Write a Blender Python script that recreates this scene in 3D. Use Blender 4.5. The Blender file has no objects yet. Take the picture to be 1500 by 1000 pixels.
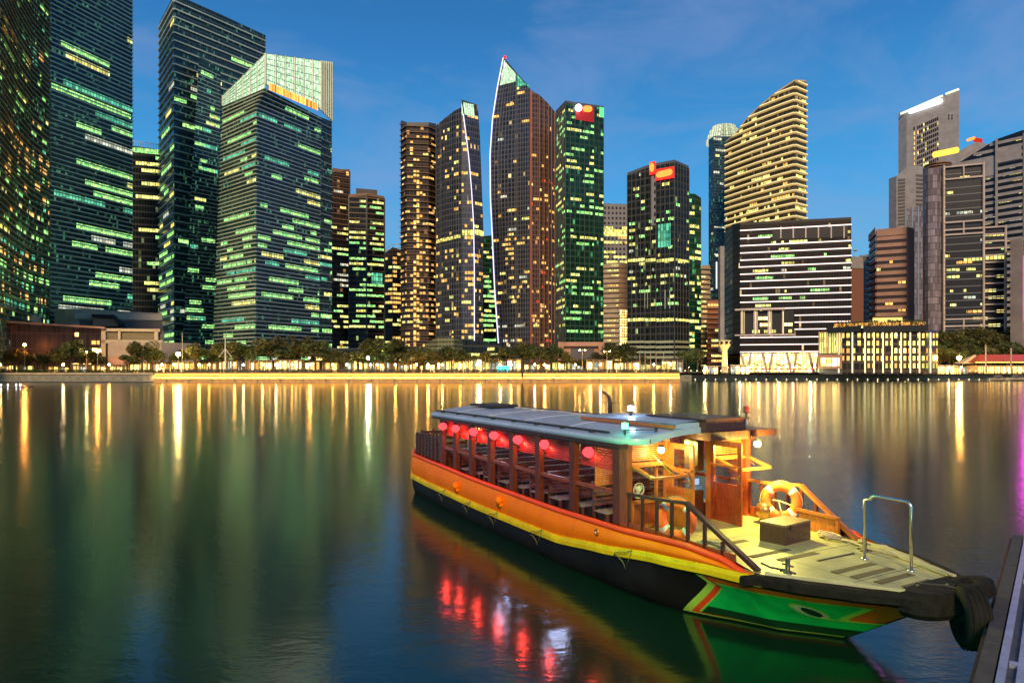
import bpy, math, random
from mathutils import Vector, Matrix
R = math.radians
rnd = random.Random(7)
scene = bpy.context.scene
COL = scene.collection
H = 3.9            # eye height above the water, metres
F = 1000.0         # focal length in 1/1500 frame widths (24 mm lens)
HZ = 543.0         # horizon row

def wx(px, D): return (px - 750.0) / F * D
def wz(py, D): return H + (HZ - py) / F * D

# ---------------------------------------------------------------- mesh builder
class MB:
    def __init__(s): s.v = []; s.f = []; s.uv = []
    def face(s, pts, uv=None):
        n = len(s.v); s.v += [tuple(p) for p in pts]
        s.f.append(tuple(range(n, n + len(pts))))
        s.uv.append(uv if uv else [(0, 0)] * len(pts))
    def box(s, a, b, M=None):
        x0, y0, z0 = a; x1, y1, z1 = b
        c = [Vector(p) for p in ((x0,y0,z0),(x1,y0,z0),(x1,y1,z0),(x0,y1,z0),(x0,y0,z1),(x1,y0,z1),(x1,y1,z1),(x0,y1,z1))]
        if M is not None: c = [M @ p for p in c]
        for q in ((0,3,2,1),(4,5,6,7),(0,1,5,4),(1,2,6,5),(2,3,7,6),(3,0,4,7)):
            p = [c[i] for i in q]
            w = (p[1]-p[0]).length; h = (p[2]-p[1]).length
            s.face(p, [(0,0),(w,0),(w,h),(0,h)])
        return s
    def bar(s, p, q, w, h=None, up=(0,0,1)):
        h = h or w; p = Vector(p); q = Vector(q); d = (q-p).normalized()
        a = d.cross(Vector(up))
        if a.length < 1e-4: a = d.cross(Vector((1,0,0)))
        a.normalize(); b = a.cross(d).normalized(); a = a*w/2; b = b*h/2
        c = [p-a-b,p+a-b,p+a+b,p-a+b]; e = [x+(q-p) for x in c]; L = (q-p).length
        s.face(c[::-1]); s.face(e)
        for i in range(4):
            j = (i+1) % 4
            s.face([c[i],c[j],e[j],e[i]], [(0,0),(w,0),(w,L),(0,L)])
        return s
    def tube(s, pts, r, n=8, cap=True):
        pts = [Vector(p) for p in pts]; rs = r if isinstance(r,(list,tuple)) else [r]*len(pts)
        rings = []; prev = None
        for i, p in enumerate(pts):
            d = (pts[min(i+1,len(pts)-1)] - pts[max(i-1,0)])
            d = d.normalized() if d.length > 1e-9 else Vector((0,0,1))
            if prev is None:
                a = d.cross(Vector((0,0,1)))
                if a.length < 1e-3: a = d.cross(Vector((1,0,0)))
            else: a = prev - d*prev.dot(d)
            a.normalize(); prev = a; b = d.cross(a)
            rings.append([p + (a*math.cos(2*math.pi*k/n)+b*math.sin(2*math.pi*k/n))*rs[i] for k in range(n)])
        n0 = len(s.v)
        for rg in rings: s.v += [tuple(p) for p in rg]
        for i in range(len(rings)-1):
            for k in range(n):
                k2 = (k+1) % n
                s.f.append((n0+i*n+k, n0+i*n+k2, n0+(i+1)*n+k2, n0+(i+1)*n+k)); s.uv.append([(0,0)]*4)
        if cap:
            s.f.append(tuple(n0+k for k in range(n))[::-1]); s.uv.append([(0,0)]*n)
            s.f.append(tuple(n0+(len(rings)-1)*n+k for k in range(n))); s.uv.append([(0,0)]*n)
        return s
    def lathe(s, prof, c=(0,0,0), n=20, M=None):
        c = Vector(c); n0 = len(s.v)
        for r, z in prof:
            for k in range(n):
                a = 2*math.pi*k/n
                p = Vector((r*math.cos(a), r*math.sin(a), z))
                if M is not None: p = M @ p
                s.v.append(tuple(p + c))
        for i in range(len(prof)-1):
            for k in range(n):
                k2 = (k+1) % n
                s.f.append((n0+i*n+k, n0+i*n+k2, n0+(i+1)*n+k2, n0+(i+1)*n+k)); s.uv.append([(0,0)]*4)
        return s
    def ball(s, c, r, sx=1, sy=1, sz=1, n=12):
        m = 8; prof = [(r*math.sin(math.pi*i/m)+1e-5, -r*math.cos(math.pi*i/m)) for i in range(m+1)]
        return s.lathe(prof, c, n, Matrix.Diagonal((sx,sy,sz)))
    def torus(s, c, R_, r_, M, n=32, m=12, sq=1.0):
        c = Vector(c); n0 = len(s.v)
        for i in range(n):
            a = 2*math.pi*i/n
            for j in range(m):
                b = 2*math.pi*j/m
                cb, sb = math.cos(b), math.sin(b)
                if sq != 1.0:
                    cb = math.copysign(abs(cb)**sq, cb); sb = math.copysign(abs(sb)**sq, sb)
                p = Vector(((R_+r_[0]*cb)*math.cos(a), (R_+r_[0]*cb)*math.sin(a), r_[1]*sb))
                s.v.append(tuple(M @ p + c))
        for i in range(n):
            for j in range(m):
                i2, j2 = (i+1) % n, (j+1) % m
                s.f.append((n0+i*m+j, n0+i2*m+j, n0+i2*m+j2, n0+i*m+j2)); s.uv.append([(0,0)]*4)
        return s
    def grid(s, P, nu, nv, uvf=None, wrap=False):
        n0 = len(s.v)
        for i in range(nu+1):
            for j in range(nv+1): s.v.append(tuple(P(i/nu, j/nv)))
        for i in range(nu):
            for j in range(nv):
                q = (n0+i*(nv+1)+j, n0+(i+1)*(nv+1)+j, n0+(i+1)*(nv+1)+j+1, n0+i*(nv+1)+j+1)
                s.f.append(q)
                c = [(i/nu,j/nv),((i+1)/nu,j/nv),((i+1)/nu,(j+1)/nv),(i/nu,(j+1)/nv)]
                s.uv.append([uvf(*t) for t in c] if uvf else c)
        return s
    def build(s, name, mat, parent=None, smooth=False, loc=None, weld=False):
        me = bpy.data.meshes.new(name)
        me.from_pydata(s.v, [], s.f)
        ul = me.uv_layers.new(name='UVMap')
        flat = [c for f in s.uv for t in f for c in t]
        ul.data.foreach_set('uv', flat)
        if mat: me.materials.append(mat)
        if smooth: me.polygons.foreach_set('use_smooth', [True]*len(me.polygons))
        me.update()
        o = bpy.data.objects.new(name, me); COL.objects.link(o)
        if parent: o.parent = parent
        if loc: o.location = loc
        return o

def tag(o, label=None, cat=None, group=None, kind=None):
    if label: o['label'] = label
    if cat: o['category'] = cat
    if group: o['group'] = group
    if kind: o['kind'] = kind
    return o
def empty(name, loc, label, cat, group=None, rz=0):
    o = bpy.data.objects.new(name, None); COL.objects.link(o)
    o.location = loc; o.rotation_euler = (0,0,rz); o.empty_display_size = .5
    return tag(o, label, cat, group)
def copy_tree(o, parent=None):
    c = o.copy(); COL.objects.link(c)
    if parent: c.parent = parent
    for ch in list(o.children): copy_tree(ch, c)
    return c

# ---------------------------------------------------------------- materials
class NT:
    def __init__(s, name):
        m = bpy.data.materials.new(name); m.use_nodes = True
        s.m = m; s.t = m.node_tree; s.t.nodes.clear()
        s.out = s.n('ShaderNodeOutputMaterial')
    def n(s, typ, **kw):
        x = s.t.nodes.new(typ)
        for k, v in kw.items(): setattr(x, k, v)
        return x
    def l(s, a, b): s.t.links.new(a, b)
    def math(s, op, a, b=None, c=None):
        x = s.n('ShaderNodeMath', operation=op)
        for i, v in enumerate((a, b, c)):
            if v is None: continue
            if isinstance(v, (int, float)): x.inputs[i].default_value = v
            else: s.l(v, x.inputs[i])
        return x.outputs[0]
    def mix(s, f, a, b, mode='MIX'):
        x = s.n('ShaderNodeMix', data_type='RGBA', blend_type=mode)
        for i, v in ((0, f), (6, a), (7, b)):
            if isinstance(v, (int, float)): x.inputs[i].default_value = v
            elif isinstance(v, tuple): x.inputs[i].default_value = (*v[:3], 1)
            else: s.l(v, x.inputs[i])
        return x.outputs[2]
    def noise(s, scale, detail=3, vec=None, rough=.5):
        x = s.n('ShaderNodeTexNoise'); x.inputs['Scale'].default_value = scale
        x.inputs['Detail'].default_value = detail; x.inputs['Roughness'].default_value = rough
        if vec is not None: s.l(vec, x.inputs['Vector'])
        return x.outputs['Fac']
    def ramp(s, f, stops):
        x = s.n('ShaderNodeValToRGB'); e = x.color_ramp.elements
        while len(e) < len(stops): e.new(.5)
        for i, (p, c) in enumerate(stops):
            e[i].position = p; e[i].color = (*c, 1) if len(c) == 3 else c
        s.l(f, x.inputs[0]); return x.outputs[0]
    def principled(s, base, rough=.5, metal=0, **kw):
        p = s.n('ShaderNodeBsdfPrincipled')
        for k, v in (('Base Color', base), ('Roughness', rough), ('Metallic', metal), *kw.items()):
            if isinstance(v, (int, float)): p.inputs[k].default_value = v
            elif isinstance(v, tuple): p.inputs[k].default_value = (*v[:3], 1) if k != 'Normal' else v
            else: s.l(v, p.inputs[k])
        s.l(p.outputs[0], s.out.inputs[0]); return p

def mat(name, col, rough=.5, metal=0, var=.25, scale=3.0, bump=0.0, spec=None, coat=0, scuff=0):
    t = NT(name); tc = t.n('ShaderNodeTexCoord').outputs['Object']
    nz = t.noise(scale, 5, tc, .6)
    lo = tuple(c*(1-var) for c in col); hi = tuple(min(1, c*(1+var)) for c in col)
    c = t.ramp(nz, [(.3, lo), (.7, hi)])
    if scuff:
        mp = t.n('ShaderNodeMapping'); mp.inputs['Scale'].default_value = (1, 1, 5); t.l(tc, mp.inputs[0])
        s1 = t.noise(7, 8, mp.outputs[0], .75); s2 = t.noise(1.1, 3, tc)
        k = t.n('ShaderNodeMapRange'); k.inputs[1].default_value = .56; k.inputs[2].default_value = .70; t.l(s1, k.inputs[0])
        c = t.mix(t.math('MULTIPLY', t.math('MULTIPLY', k.outputs[0], s2), scuff*1.6), c, (.09,.06,.035))
    rr = t.math('MULTIPLY_ADD', nz, .25, rough-.1)
    p = t.principled(c, rr, metal)
    if spec is not None: p.inputs['Specular IOR Level'].default_value = spec
    if coat: p.inputs['Coat Weight'].default_value = coat; p.inputs['Coat Roughness'].default_value = .08
    if bump:
        b = t.n('ShaderNodeBump'); b.inputs['Strength'].default_value = .6; b.inputs['Distance'].default_value = bump
        t.l(nz, b.inputs['Height']); t.l(b.outputs[0], p.inputs['Normal'])
    return t.m

def emis(name, col, st, sample='NONE'):
    t = NT(name); e = t.n('ShaderNodeEmission')
    e.inputs[0].default_value = (*col, 1); e.inputs[1].default_value = st
    t.l(e.outputs[0], t.out.inputs[0])
    t.m.cycles.emission_sampling = sample
    return t.m

def lit(name, col, st, pane=1.6, fl=1.9, dark=.25, col2=None):
    """interior seen through panes: every pane its own brightness, thin dark mullions"""
    t = NT(name); uv = t.n('ShaderNodeUVMap').outputs[0]
    sp = t.n('ShaderNodeSeparateXYZ'); t.l(uv, sp.inputs[0])
    u = t.math('DIVIDE', sp.outputs[0], pane); v = t.math('DIVIDE', sp.outputs[1], fl)
    fu, fv = t.math('FLOOR', u), t.math('FLOOR', v)
    cb = t.n('ShaderNodeCombineXYZ'); t.l(fu, cb.inputs[0]); t.l(fv, cb.inputs[1])
    wn = t.n('ShaderNodeTexWhiteNoise', noise_dimensions='3D'); t.l(cb.outputs[0], wn.inputs[0])
    mul = t.math('GREATER_THAN', t.math('FRACT', u), .16)
    fine = t.noise(1.3, 3, uv)
    b = t.math('MULTIPLY', t.math('MULTIPLY_ADD', wn.outputs[0], 1.0-dark, dark), mul)
    b = t.math('MULTIPLY', b, t.math('MULTIPLY_ADD', fine, 1.6, .2))
    wn2 = t.n('ShaderNodeTexWhiteNoise', noise_dimensions='3D')
    sc = t.n('ShaderNodeVectorMath', operation='SCALE'); sc.inputs[3].default_value = 3.7
    t.l(cb.outputs[0], sc.inputs[0]); t.l(sc.outputs[0], wn2.inputs[0])
    c = t.mix(wn2.outputs[0], col, col2 or col)
    e = t.n('ShaderNodeEmission'); t.l(c, e.inputs[0]); t.l(t.math('MULTIPLY_ADD', b, st, .03), e.inputs[1])
    t.l(e.outputs[0], t.out.inputs[0]); t.m.cycles.emission_sampling = 'NONE'
    return t.m

def facade(name, glass, slab, fh=4.0, bw=1.5, sf=.25, mf=.1, metal=.5, rough=.18, lights=None, slabm=0.0, frame=None):
    t = NT(name); uv = t.n('ShaderNodeUVMap').outputs[0]
    sp = t.n('ShaderNodeSeparateXYZ'); t.l(uv, sp.inputs[0])
    u = t.math('DIVIDE', sp.outputs[0], bw); v = t.math('DIVIDE', sp.outputs[1], fh)
    cb = t.n('ShaderNodeCombineXYZ'); t.l(t.math('FLOOR', u), cb.inputs[0]); t.l(t.math('FLOOR', v), cb.inputs[1])
    wn = t.n('ShaderNodeTexWhiteNoise', noise_dimensions='3D'); t.l(cb.outputs[0], wn.inputs[0])
    ism = t.math('LESS_THAN', t.math('FRACT', u), mf)
    iss = t.math('LESS_THAN', t.math('FRACT', v), sf)
    solid = t.math('MAXIMUM', iss, ism)
    big = t.noise(.03, 3, uv)
    g = t.mix(wn.outputs[0], tuple(c*.6 for c in glass), tuple(c*1.5 for c in glass))
    sl = t.mix(big, tuple(c*.75 for c in slab), tuple(c*1.2 for c in slab))
    if frame: sl = t.mix(ism, sl, frame)
    c = t.mix(solid, g, sl)
    met = t.mix(solid, (metal,)*3, (slabm,)*3)
    ro = t.mix(solid, (rough,)*3, (.6,)*3)
    p = t.principled(c, ro, met)
    p.inputs['Specular IOR Level'].default_value = .28
    nw = t.noise(.35, 2, uv)
    b = t.n('ShaderNodeBump'); b.inputs['Strength'].default_value = .35; b.inputs['Distance'].default_value = .12
    hh = t.math('ADD', t.math('MULTIPLY', nw, .3), t.math('MULTIPLY', wn.outputs[0], .08))
    t.l(hh, b.inputs['Height']); t.l(b.outputs[0], p.inputs['Normal'])
    if lights:
        col, th, st = lights
        wn2 = t.n('ShaderNodeTexWhiteNoise', noise_dimensions='3D')
        sc = t.n('ShaderNodeVectorMath', operation='SCALE'); sc.inputs[3].default_value = 7.3
        t.l(cb.outputs[0], sc.inputs[0]); t.l(sc.outputs[0], wn2.inputs[0])
        on = t.math('GREATER_THAN', wn2.outputs[0], 1-th)
        on = t.math('MULTIPLY', on, t.math('SUBTRACT', 1.0, solid))
        on = t.math('MULTIPLY', on, t.math('MULTIPLY_ADD', t.math('POWER', wn.outputs[0], 2.0), 1.6, .1))
        m2_ = t.n('ShaderNodeMapping'); m2_.inputs['Scale'].default_value = (.035, .11, 1); t.l(uv, m2_.inputs[0])
        cl = t.n('ShaderNodeMapRange'); cl.inputs[1].default_value = .42; cl.inputs[2].default_value = .62; cl.inputs[3].default_value = .15; cl.inputs[4].default_value = 1.7
        t.l(t.noise(1.0, 3, m2_.outputs[0]), cl.inputs[0]); on = t.math('MULTIPLY', on, cl.outputs[0])
        p.inputs['Emission Color'].default_value = (*col, 1)
        t.l(t.math('MULTIPLY', on, st), p.inputs['Emission Strength'])
        t.m.cycles.emission_sampling = 'NONE'
    return t.m

def wood(name, col, rough=.35, scale=2.0, coat=.2):
    t = NT(name); tc = t.n('ShaderNodeTexCoord').outputs['Object']
    mp = t.n('ShaderNodeMapping'); mp.inputs['Scale'].default_value = (5, 5, .7); t.l(tc, mp.inputs[0])
    a = t.noise(scale*3, 6, mp.outputs[0], .65)
    c = t.ramp(a, [(.25, tuple(x*.45 for x in col)), (.55, col), (.8, tuple(min(1, x*1.6) for x in col))])
    p = t.principled(c, t.math('MULTIPLY_ADD', a, .25, rough-.1))
    p.inputs['Coat Weight'].default_value = coat; p.inputs['Coat Roughness'].default_value = .12
    b = t.n('ShaderNodeBump'); b.inputs['Strength'].default_value = .3; b.inputs['Distance'].default_value = .004
    t.l(a, b.inputs['Height']); t.l(b.outputs[0], p.inputs['Normal'])
    return t.m

# lit window families
LIT = {
 'g': lit('lit_green', (.20,.80,.22), 2.15, pane=1.1, fl=1.1, col2=(.55,.85,.25)),
 'y': lit('lit_yellow', (.95,.72,.14), 2.2, col2=(.75,.85,.3)),
 'o': lit('lit_orange', (1.0,.45,.09), 1.9, pane=1.9, fl=3.3, dark=.4, col2=(1,.66,.20)),
 'w': lit('lit_white', (.75,.9,.75), 1.2, col2=(.95,.85,.6)),
 'b': lit('lit_blue', (.06,.3,.75), 1.0),
 'r': lit('lit_red', (1.0,.12,.05), 1.2),
 'c': lit('lit_teal', (.10,.60,.42), 1.3, col2=(.2,.8,.4)),
 's': lit('lit_shop', (1.0,.52,.10), 8.0, pane=2.1, fl=1.7, dark=.2, col2=(1,.72,.25)),
}

# ---------------------------------------------------------------- towers
class Tower:
    """Front facades are drawn through corners (bearing px, distance D, top row); two back corners close the block."""
    def __init__(s, name, label, corners, m, depth=35, group='towers of the downtown skyline', cat='skyscraper', base=3.2, pinch=.12, roofm=None, nlev=14, wallname='wall'):
        s.c = []
        for c in corners:
            px, D, top = c
            prof = px if isinstance(px, list) else [(0, px)]
            s.c.append((sorted(prof), D, wz(top, D)))
        s.base = base
        mx = sum(s.xy(i, base)[0] for i in range(len(s.c)))/len(s.c); my = sum(s.xy(i, base)[1] for i in range(len(s.c)))/len(s.c)
        s.o = Vector((mx, my, base))
        s.e = empty(name, s.o, label, cat, group)
        mb = MB(); n = len(s.c); u = 0
        for i in range(n-1):
            L = (Vector(s.xy(i+1, base))-Vector(s.xy(i, base))).length
            for k in range(nlev):
                q = []
                for (ci, kk) in ((i,k),(i+1,k),(i+1,k+1),(i,k+1)):
                    z = base + (s.c[ci][2]-base)*kk/nlev
                    q.append((*s.xy(ci, z), z))
                mb.face([Vector(p)-s.o for p in q], [(u, q[0][2]), (u+L, q[1][2]), (u+L, q[2][2]), (u, q[3][2])])
            u += L
        # sides, back
        def back(i, z):
            x, y = s.xy(i, z); k = 1+depth/s.c[i][1]
            ox, oy = s.xy(n-1-i, z)
            return (x*k*(1-pinch)+ox*k*pinch, y*k*(1-pinch)+oy*k*pinch)
        for (i, sgn) in ((n-1, 1), (0, -1)):
            for k in range(nlev):
                za = base+(s.c[i][2]-base)*k/nlev; zb = base+(s.c[i][2]-base)*(k+1)/nlev
                a = (*s.xy(i, za), za); b = (*back(i, za), za); c = (*back(i, zb), zb); d = (*s.xy(i, zb), zb)
                L = depth
                q = [a,b,c,d] if sgn > 0 else [b,a,d,c]
                uv = [(u,za),(u+L,za),(u+L,zb),(u,zb)]
                mb.face([Vector(p)-s.o for p in q], uv if sgn > 0 else [uv[1],uv[0],uv[3],uv[2]])
            u += depth
        zr = s.c[-1][2]; zl = s.c[0][2]
        bl0, br0 = (*back(0, base), base), (*back(n-1, base), base)
        bl1, br1 = (*back(0, zl), zl), (*back(n-1, zr), zr)
        mb.face([Vector(p)-s.o for p in (br0, bl0, bl1, br1)], [(0,base),(30,base),(30,zl),(0,zr)])
        s.wall = mb.build(wallname, m, s.e)
        rf = MB()
        ring = [(*s.xy(i, s.c[i][2]), s.c[i][2]) for i in range(n)]
        cen = (Vector(bl1)+Vector(br1))/2
        for i in range(n-1): rf.face([Vector(ring[i])-s.o, Vector(ring[i+1])-s.o, cen-s.o])
        rf.face([Vector(ring[-1])-s.o, Vector(br1)-s.o, cen-s.o]); rf.face([Vector(bl1)-s.o, Vector(ring[0])-s.o, cen-s.o])
        rf.build('roof', roofm or MROOF, s.e)
        s.n = n; s.back = back
    def xy(s, i, z):
        prof, D, top = s.c[i]
        if len(prof) == 1: px = prof[0][1]
        else:
            y = HZ - (z-H)*F/D
            px = prof[-1][1]
            if y <= prof[0][0]: px = prof[0][1]
            else:
                for (ya, pa), (yb, pb) in zip(prof, prof[1:]):
                    if ya <= y <= yb: px = pa+(pb-pa)*(y-ya)/(yb-ya); break
        return (wx(px, D), D)
    def P(s, i, t, z, off=0.0):
        a = Vector((*s.xy(i, z), z)); b = Vector((*s.xy(i+1, z), z))
        d = b-a; nn = Vector((d.y, -d.x, 0)).normalized()
        return a+d*t+nn*off-s.o
    def topz(s, i, t): return s.c[i][2]*(1-t)+s.c[i+1][2]*t
    def L(s, i, z=None):
        z = z or s.base
        return (Vector(s.xy(i+1, z))-Vector(s.xy(i, z))).length
    def fins(s, m, step=4.0, h=.35, out=.5, z0=None, facets=None, name='floor_fins', z1=None, inset=0):
        mb = MB(); z = z0 if z0 is not None else s.base+step
        fs = facets if facets is not None else range(s.n-1)
        zmax = z1 or 999
        while z < min(zmax, max(c[2] for c in s.c)-h):
            for i in fs:
                t0, t1 = 0, 1
                ta, tb = s.c[i][2], s.c[i+1][2]
                if z+h > ta and z+h > tb: continue
                if z+h > ta: t0 = (z+h-ta)/(tb-ta)
                if z+h > tb: t1 = (z+h-ta)/(tb-ta)
                if t1 <= t0: continue
                a, b = s.P(i,t0,z,out), s.P(i,t1,z,out); a0, b0 = s.P(i,t0,z,0), s.P(i,t1,z,0)
                up = Vector((0,0,h)); L = (b-a).length
                mb.face([a,b,b+up,a+up], [(0,0),(L,0),(L,h),(0,h)])
                mb.face([a+up,b+up,b0+up,a0+up]); mb.face([a0,b0,b,a])
                mb.face([a0,a,a+up,a0+up]); mb.face([b,b0,b0+up,b+up])
            z += step
        return mb.build(name, m, s.e)
    def mullions(s, m, step=3.0, w=.3, out=.4, facets=None, z0=None, z1=None, name='mullions'):
        mb = MB(); fs = facets if facets is not None else range(s.n-1)
        for i in fs:
            k = max(1, int(s.L(i)/step))
            for j in range(k+1):
                t = j/k; zt = min(z1 or 999, s.topz(i, t)); zb = z0 or s.base
                if zt <= zb: continue
                dt = w/2/s.L(i)
                nseg = 1 if len(s.c[i][0]) == 1 and len(s.c[i+1][0]) == 1 else 10
                for q in range(nseg):
                    za = zb+(zt-zb)*q/nseg; zc = zb+(zt-zb)*(q+1)/nseg
                    a,b,c,d = s.P(i,t-dt,za,out), s.P(i,t+dt,za,out), s.P(i,t+dt,zc,out), s.P(i,t-dt,zc,out)
                    a0,b0,c0,d0 = s.P(i,t-dt,za,0), s.P(i,t+dt,za,0), s.P(i,t+dt,zc,0), s.P(i,t-dt,zc,0)
                    mb.face([a,b,c,d]); mb.face([a0,a,d,d0]); mb.face([b,b0,c0,c])
        return mb.build(name, m, s.e)
    def windows(s, fh=4.0, dens=.25, run=(3,14), bay=1.6, hues='gggy', hf=.62, z0=None, z1=None, facets=None, off=.06, seed=1, profile=None, cap=100, zoff=.3, fill=1.0, namep='window', pick=None):
        """lit rooms: runs of neighbouring panes on one storey, each its own mesh; the largest hundred as parts"""
        r = random.Random(seed); runs = []
        fs = facets if facets is not None else range(s.n-1)
        zb = z0 if z0 is not None else s.base+fh
        ztop = z1 or max(c[2] for c in s.c)
        nf = int((ztop-zb)/fh); base_u = {i: sum(s.L(j) for j in range(i)) for i in fs}
        for f in range(nf):
            z = zb+f*fh; fr = f/max(1, nf-1)
            d = dens*(profile(fr) if profile else 1)*r.choice((.25,.6,1,1,1.5,2.4) if run[1] > 6 else (.5,1,1.5))
            hue = r.choice(hues)
            for i in fs:
                L = s.L(i); nb = max(1, int(L/bay)); j = 0
                while j < nb:
                    if r.random() < d/((run[0]+run[1])/2)*1.6:
                        k = min(nb-j, r.randint(*run)); h = hue if r.random() < .7 else r.choice(hues)
                        t0, t1 = (j+.06)/nb, (j+k-.06)/nb
                        if pick and not pick(i, (t0+t1)/2, z): j += 1; continue
                        if z+fh*hf+zoff < min(s.topz(i,t0), s.topz(i,t1))-.5:
                            runs.append((k*bay*fh*hf, h, i, t0, t1, z+zoff, z+zoff+fh*hf, base_u[i]))
                        j += k+ (1 if fill >= 1 else 2)
                    else: j += 1
        s.emit(runs, cap, off, namep)
        return len(runs)
    def emit(s, runs, cap=100, off=.06, namep='window'):
        runs.sort(key=lambda a: -a[0]); rest = {}
        have = sum(1 for c in s.e.children if c.name.startswith(namep))
        for k, (A, h, i, t0, t1, za, zb, bu) in enumerate(runs):
            L = s.L(i)
            uv = [(bu+t0*L+i*.0, za), (bu+t1*L, za), (bu+t1*L, zb), (bu+t0*L, zb)]
            mb = MB() if k+have < cap else rest.setdefault(h, MB())
            q = [s.P(i,t0,za,off), s.P(i,t1,za,off), s.P(i,t1,zb,off), s.P(i,t0,zb,off)]
            mb.face(q, uv)
            if k+have < cap: mb.build(namep, LIT[h], s.e)
        if rest:
            # one mesh, several hues
            tot = MB(); mi = []; mats = list(rest)
            for q, h in enumerate(mats):
                for f, uvs in zip(rest[h].f, rest[h].uv):
                    tot.face([rest[h].v[j] for j in f], uvs); mi.append(q)
            o = tot.build('small_windows', None, s.e)
            for h in mats: o.data.materials.append(LIT[h])
            o.data.polygons.foreach_set('material_index', mi); o['kind'] = 'stuff'
    def patch(s, name, m, i, t0, t1, ya, yb, off=.5, thick=.4, nz=1):
        """raised panel on a facade between screen rows measured at that distance"""
        D = s.c[i][1]*(1-(t0+t1)/2)+s.c[i+1][1]*(t0+t1)/2
        za, zb = wz(yb, D), wz(ya, D)
        mb = MB()
        a,b = s.P(i,t0,za,off+thick), s.P(i,t1,za,off+thick); c,d = s.P(i,t1,zb,off+thick), s.P(i,t0,zb,off+thick)
        a0,b0 = s.P(i,t0,za,off), s.P(i,t1,za,off); c0,d0 = s.P(i,t1,zb,off), s.P(i,t0,zb,off)
        L = (b-a).length
        mb.face([a,b,c,d], [(0,za),(L,za),(L,zb),(0,zb)]); mb.face([a0,a,d,d0]); mb.face([b,b0,c0,c]); mb.face([d,c,c0,d0]); mb.face([a0,b0,b,a])
        return mb.build(name, m, s.e)
    def pill(s, name, m, i, t0, t1, y0, y1, ht, off=.8):
        """rounded lit sign: left end centred on row y0, right end on row y1, height ht rows"""
        D0 = s.c[i][1]; D1 = s.c[i+1][1]
        Da = D0*(1-t0)+D1*t0; Db = D0*(1-t1)+D1*t1
        za, zb = wz(y0, Da), wz(y1, Db); h = ht/F*Da/2
        A = s.P(i,t0,za,off); B = s.P(i,t1,zb,off); ax = (B-A); Lh = ax.length; ax.normalize(); up = Vector((0,0,1))
        nrm = Vector((ax.y, -ax.x, 0)).normalized()*.5
        pts = []
        rr = min(h, Lh/2)
        for (c, a0) in ((A+ax*rr, 90), (B-ax*rr, -90)):
            for k in range(9):
                a = R(a0+k*180/8); pts.append(c+ax*math.cos(a)*rr+up*math.sin(a)*h)
        mb = MB(); mb.face([p+nrm for p in pts])
        for k in range(len(pts)):
            p, q = pts[k], pts[(k+1) % len(pts)]
            mb.face([p,q,q+nrm,p+nrm])
        return mb.build(name, m, s.e)
    def rail(s, m, h=1.5, name='parapet'):
        mb = MB()
        for i in range(s.n-1):
            za, zb = s.c[i][2], s.c[i+1][2]
            a, b = s.P(i,0,za,-.02), s.P(i,1,zb,-.02); c, d = s.P(i,0,za,-.5), s.P(i,1,zb,-.5); up = Vector((0,0,h))
            mb.face([a,b,b+up,a+up]); mb.face([a+up,b+up,d+up,c+up]); mb.face([d,c,c+up,d+up])
        return mb.build(name, m, s.e)
    def penthouse(s, m, f0=.2, f1=.7, h=8, name='plant_room', setb=.3):
        a, b = s.xy(0, s.base), s.xy(s.n-1, s.base)
        z = max(c[2] for c in s.c)-2
        k = 1+12/s.c[0][1]; 
        pa = Vector((a[0]+(b[0]-a[0])*f0, a[1]+(b[1]-a[1])*f0, 0))*k; pb = Vector((a[0]+(b[0]-a[0])*f1, a[1]+(b[1]-a[1])*f1, 0))*k
        pc, pd = pb*1.03, pa*1.03
        mb = MB(); lo = [Vector((p.x,p.y,z))-s.o for p in (pa,pb,pc,pd)]; up = Vector((0,0,h+2)); hi = [p+up for p in lo]
        for i in range(4):
            j = (i+1)%4; L = (lo[j]-lo[i]).length
            mb.face([lo[i],lo[j],hi[j],hi[i]], [(0,0),(L,0),(L,h),(0,h)])
        mb.face(hi)
        return mb.build(name, m, s.e)

MROOF = mat('roof_dark', (.06,.06,.065), .7)
# ================================================================ CITY
M_fin_green = mat('fin_pale_metal', (.50,.60,.50), .5, .2, scale=.05)
M_fin_blue = mat('fin_grey_blue', (.30,.38,.42), .45, .3, scale=.05)
M_fin_dark = mat('fin_dark', (.10,.11,.12), .5, .3, scale=.05)
M_fin_brown = mat('fin_brown', (.25,.15,.10), .6, scale=.05)
M_conc = mat('concrete_beige', (.42,.34,.26), .8, scale=.2, var=.2)
M_conc_grey = mat('concrete_grey', (.30,.29,.30), .8, scale=.2, var=.2)
M_conc_dark = mat('concrete_dark', (.12,.11,.11), .8, scale=.2, var=.2)
M_salmon = mat('stone_salmon', (.50,.27,.17), .7, scale=.15)
M_frame_pale = mat('frame_pale', (.50,.42,.38), .6, scale=.1)
M_blackmetal = mat('black_metal', (.02,.02,.022), .4, .5)
E_neon = emis('neon_pinkish_white', (1.0,.74,.66), 1.9)
E_ledw = emis('led_white', (.85,.75,1.0), 1.6)
E_band = emis('band_light_warm', (1.0,.80,.33), 1.35)
E_crown = emis('crown_white', (.85,.95,.6), 1.5)
E_red = emis('sign_red', (1.0,.03,.02), 1.8)
E_redor = emis('sign_orange', (1.0,.28,.05), 2.0)
E_yel = emis('sign_yellow', (1.0,.5,.06), 2.2)
E_wht = emis('sign_white', (1,1,.95), 3.0)
E_cyan = emis('sign_cyan', (.1,.9,.9), 2.0, 'AUTO')
E_grn = emis('sign_green', (.15,1,.3), 1.2)
E_mag = emis('glow_magenta', (.85,.04,.75), 9)
LOW = lambda f: 1.7-1.4*f
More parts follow.
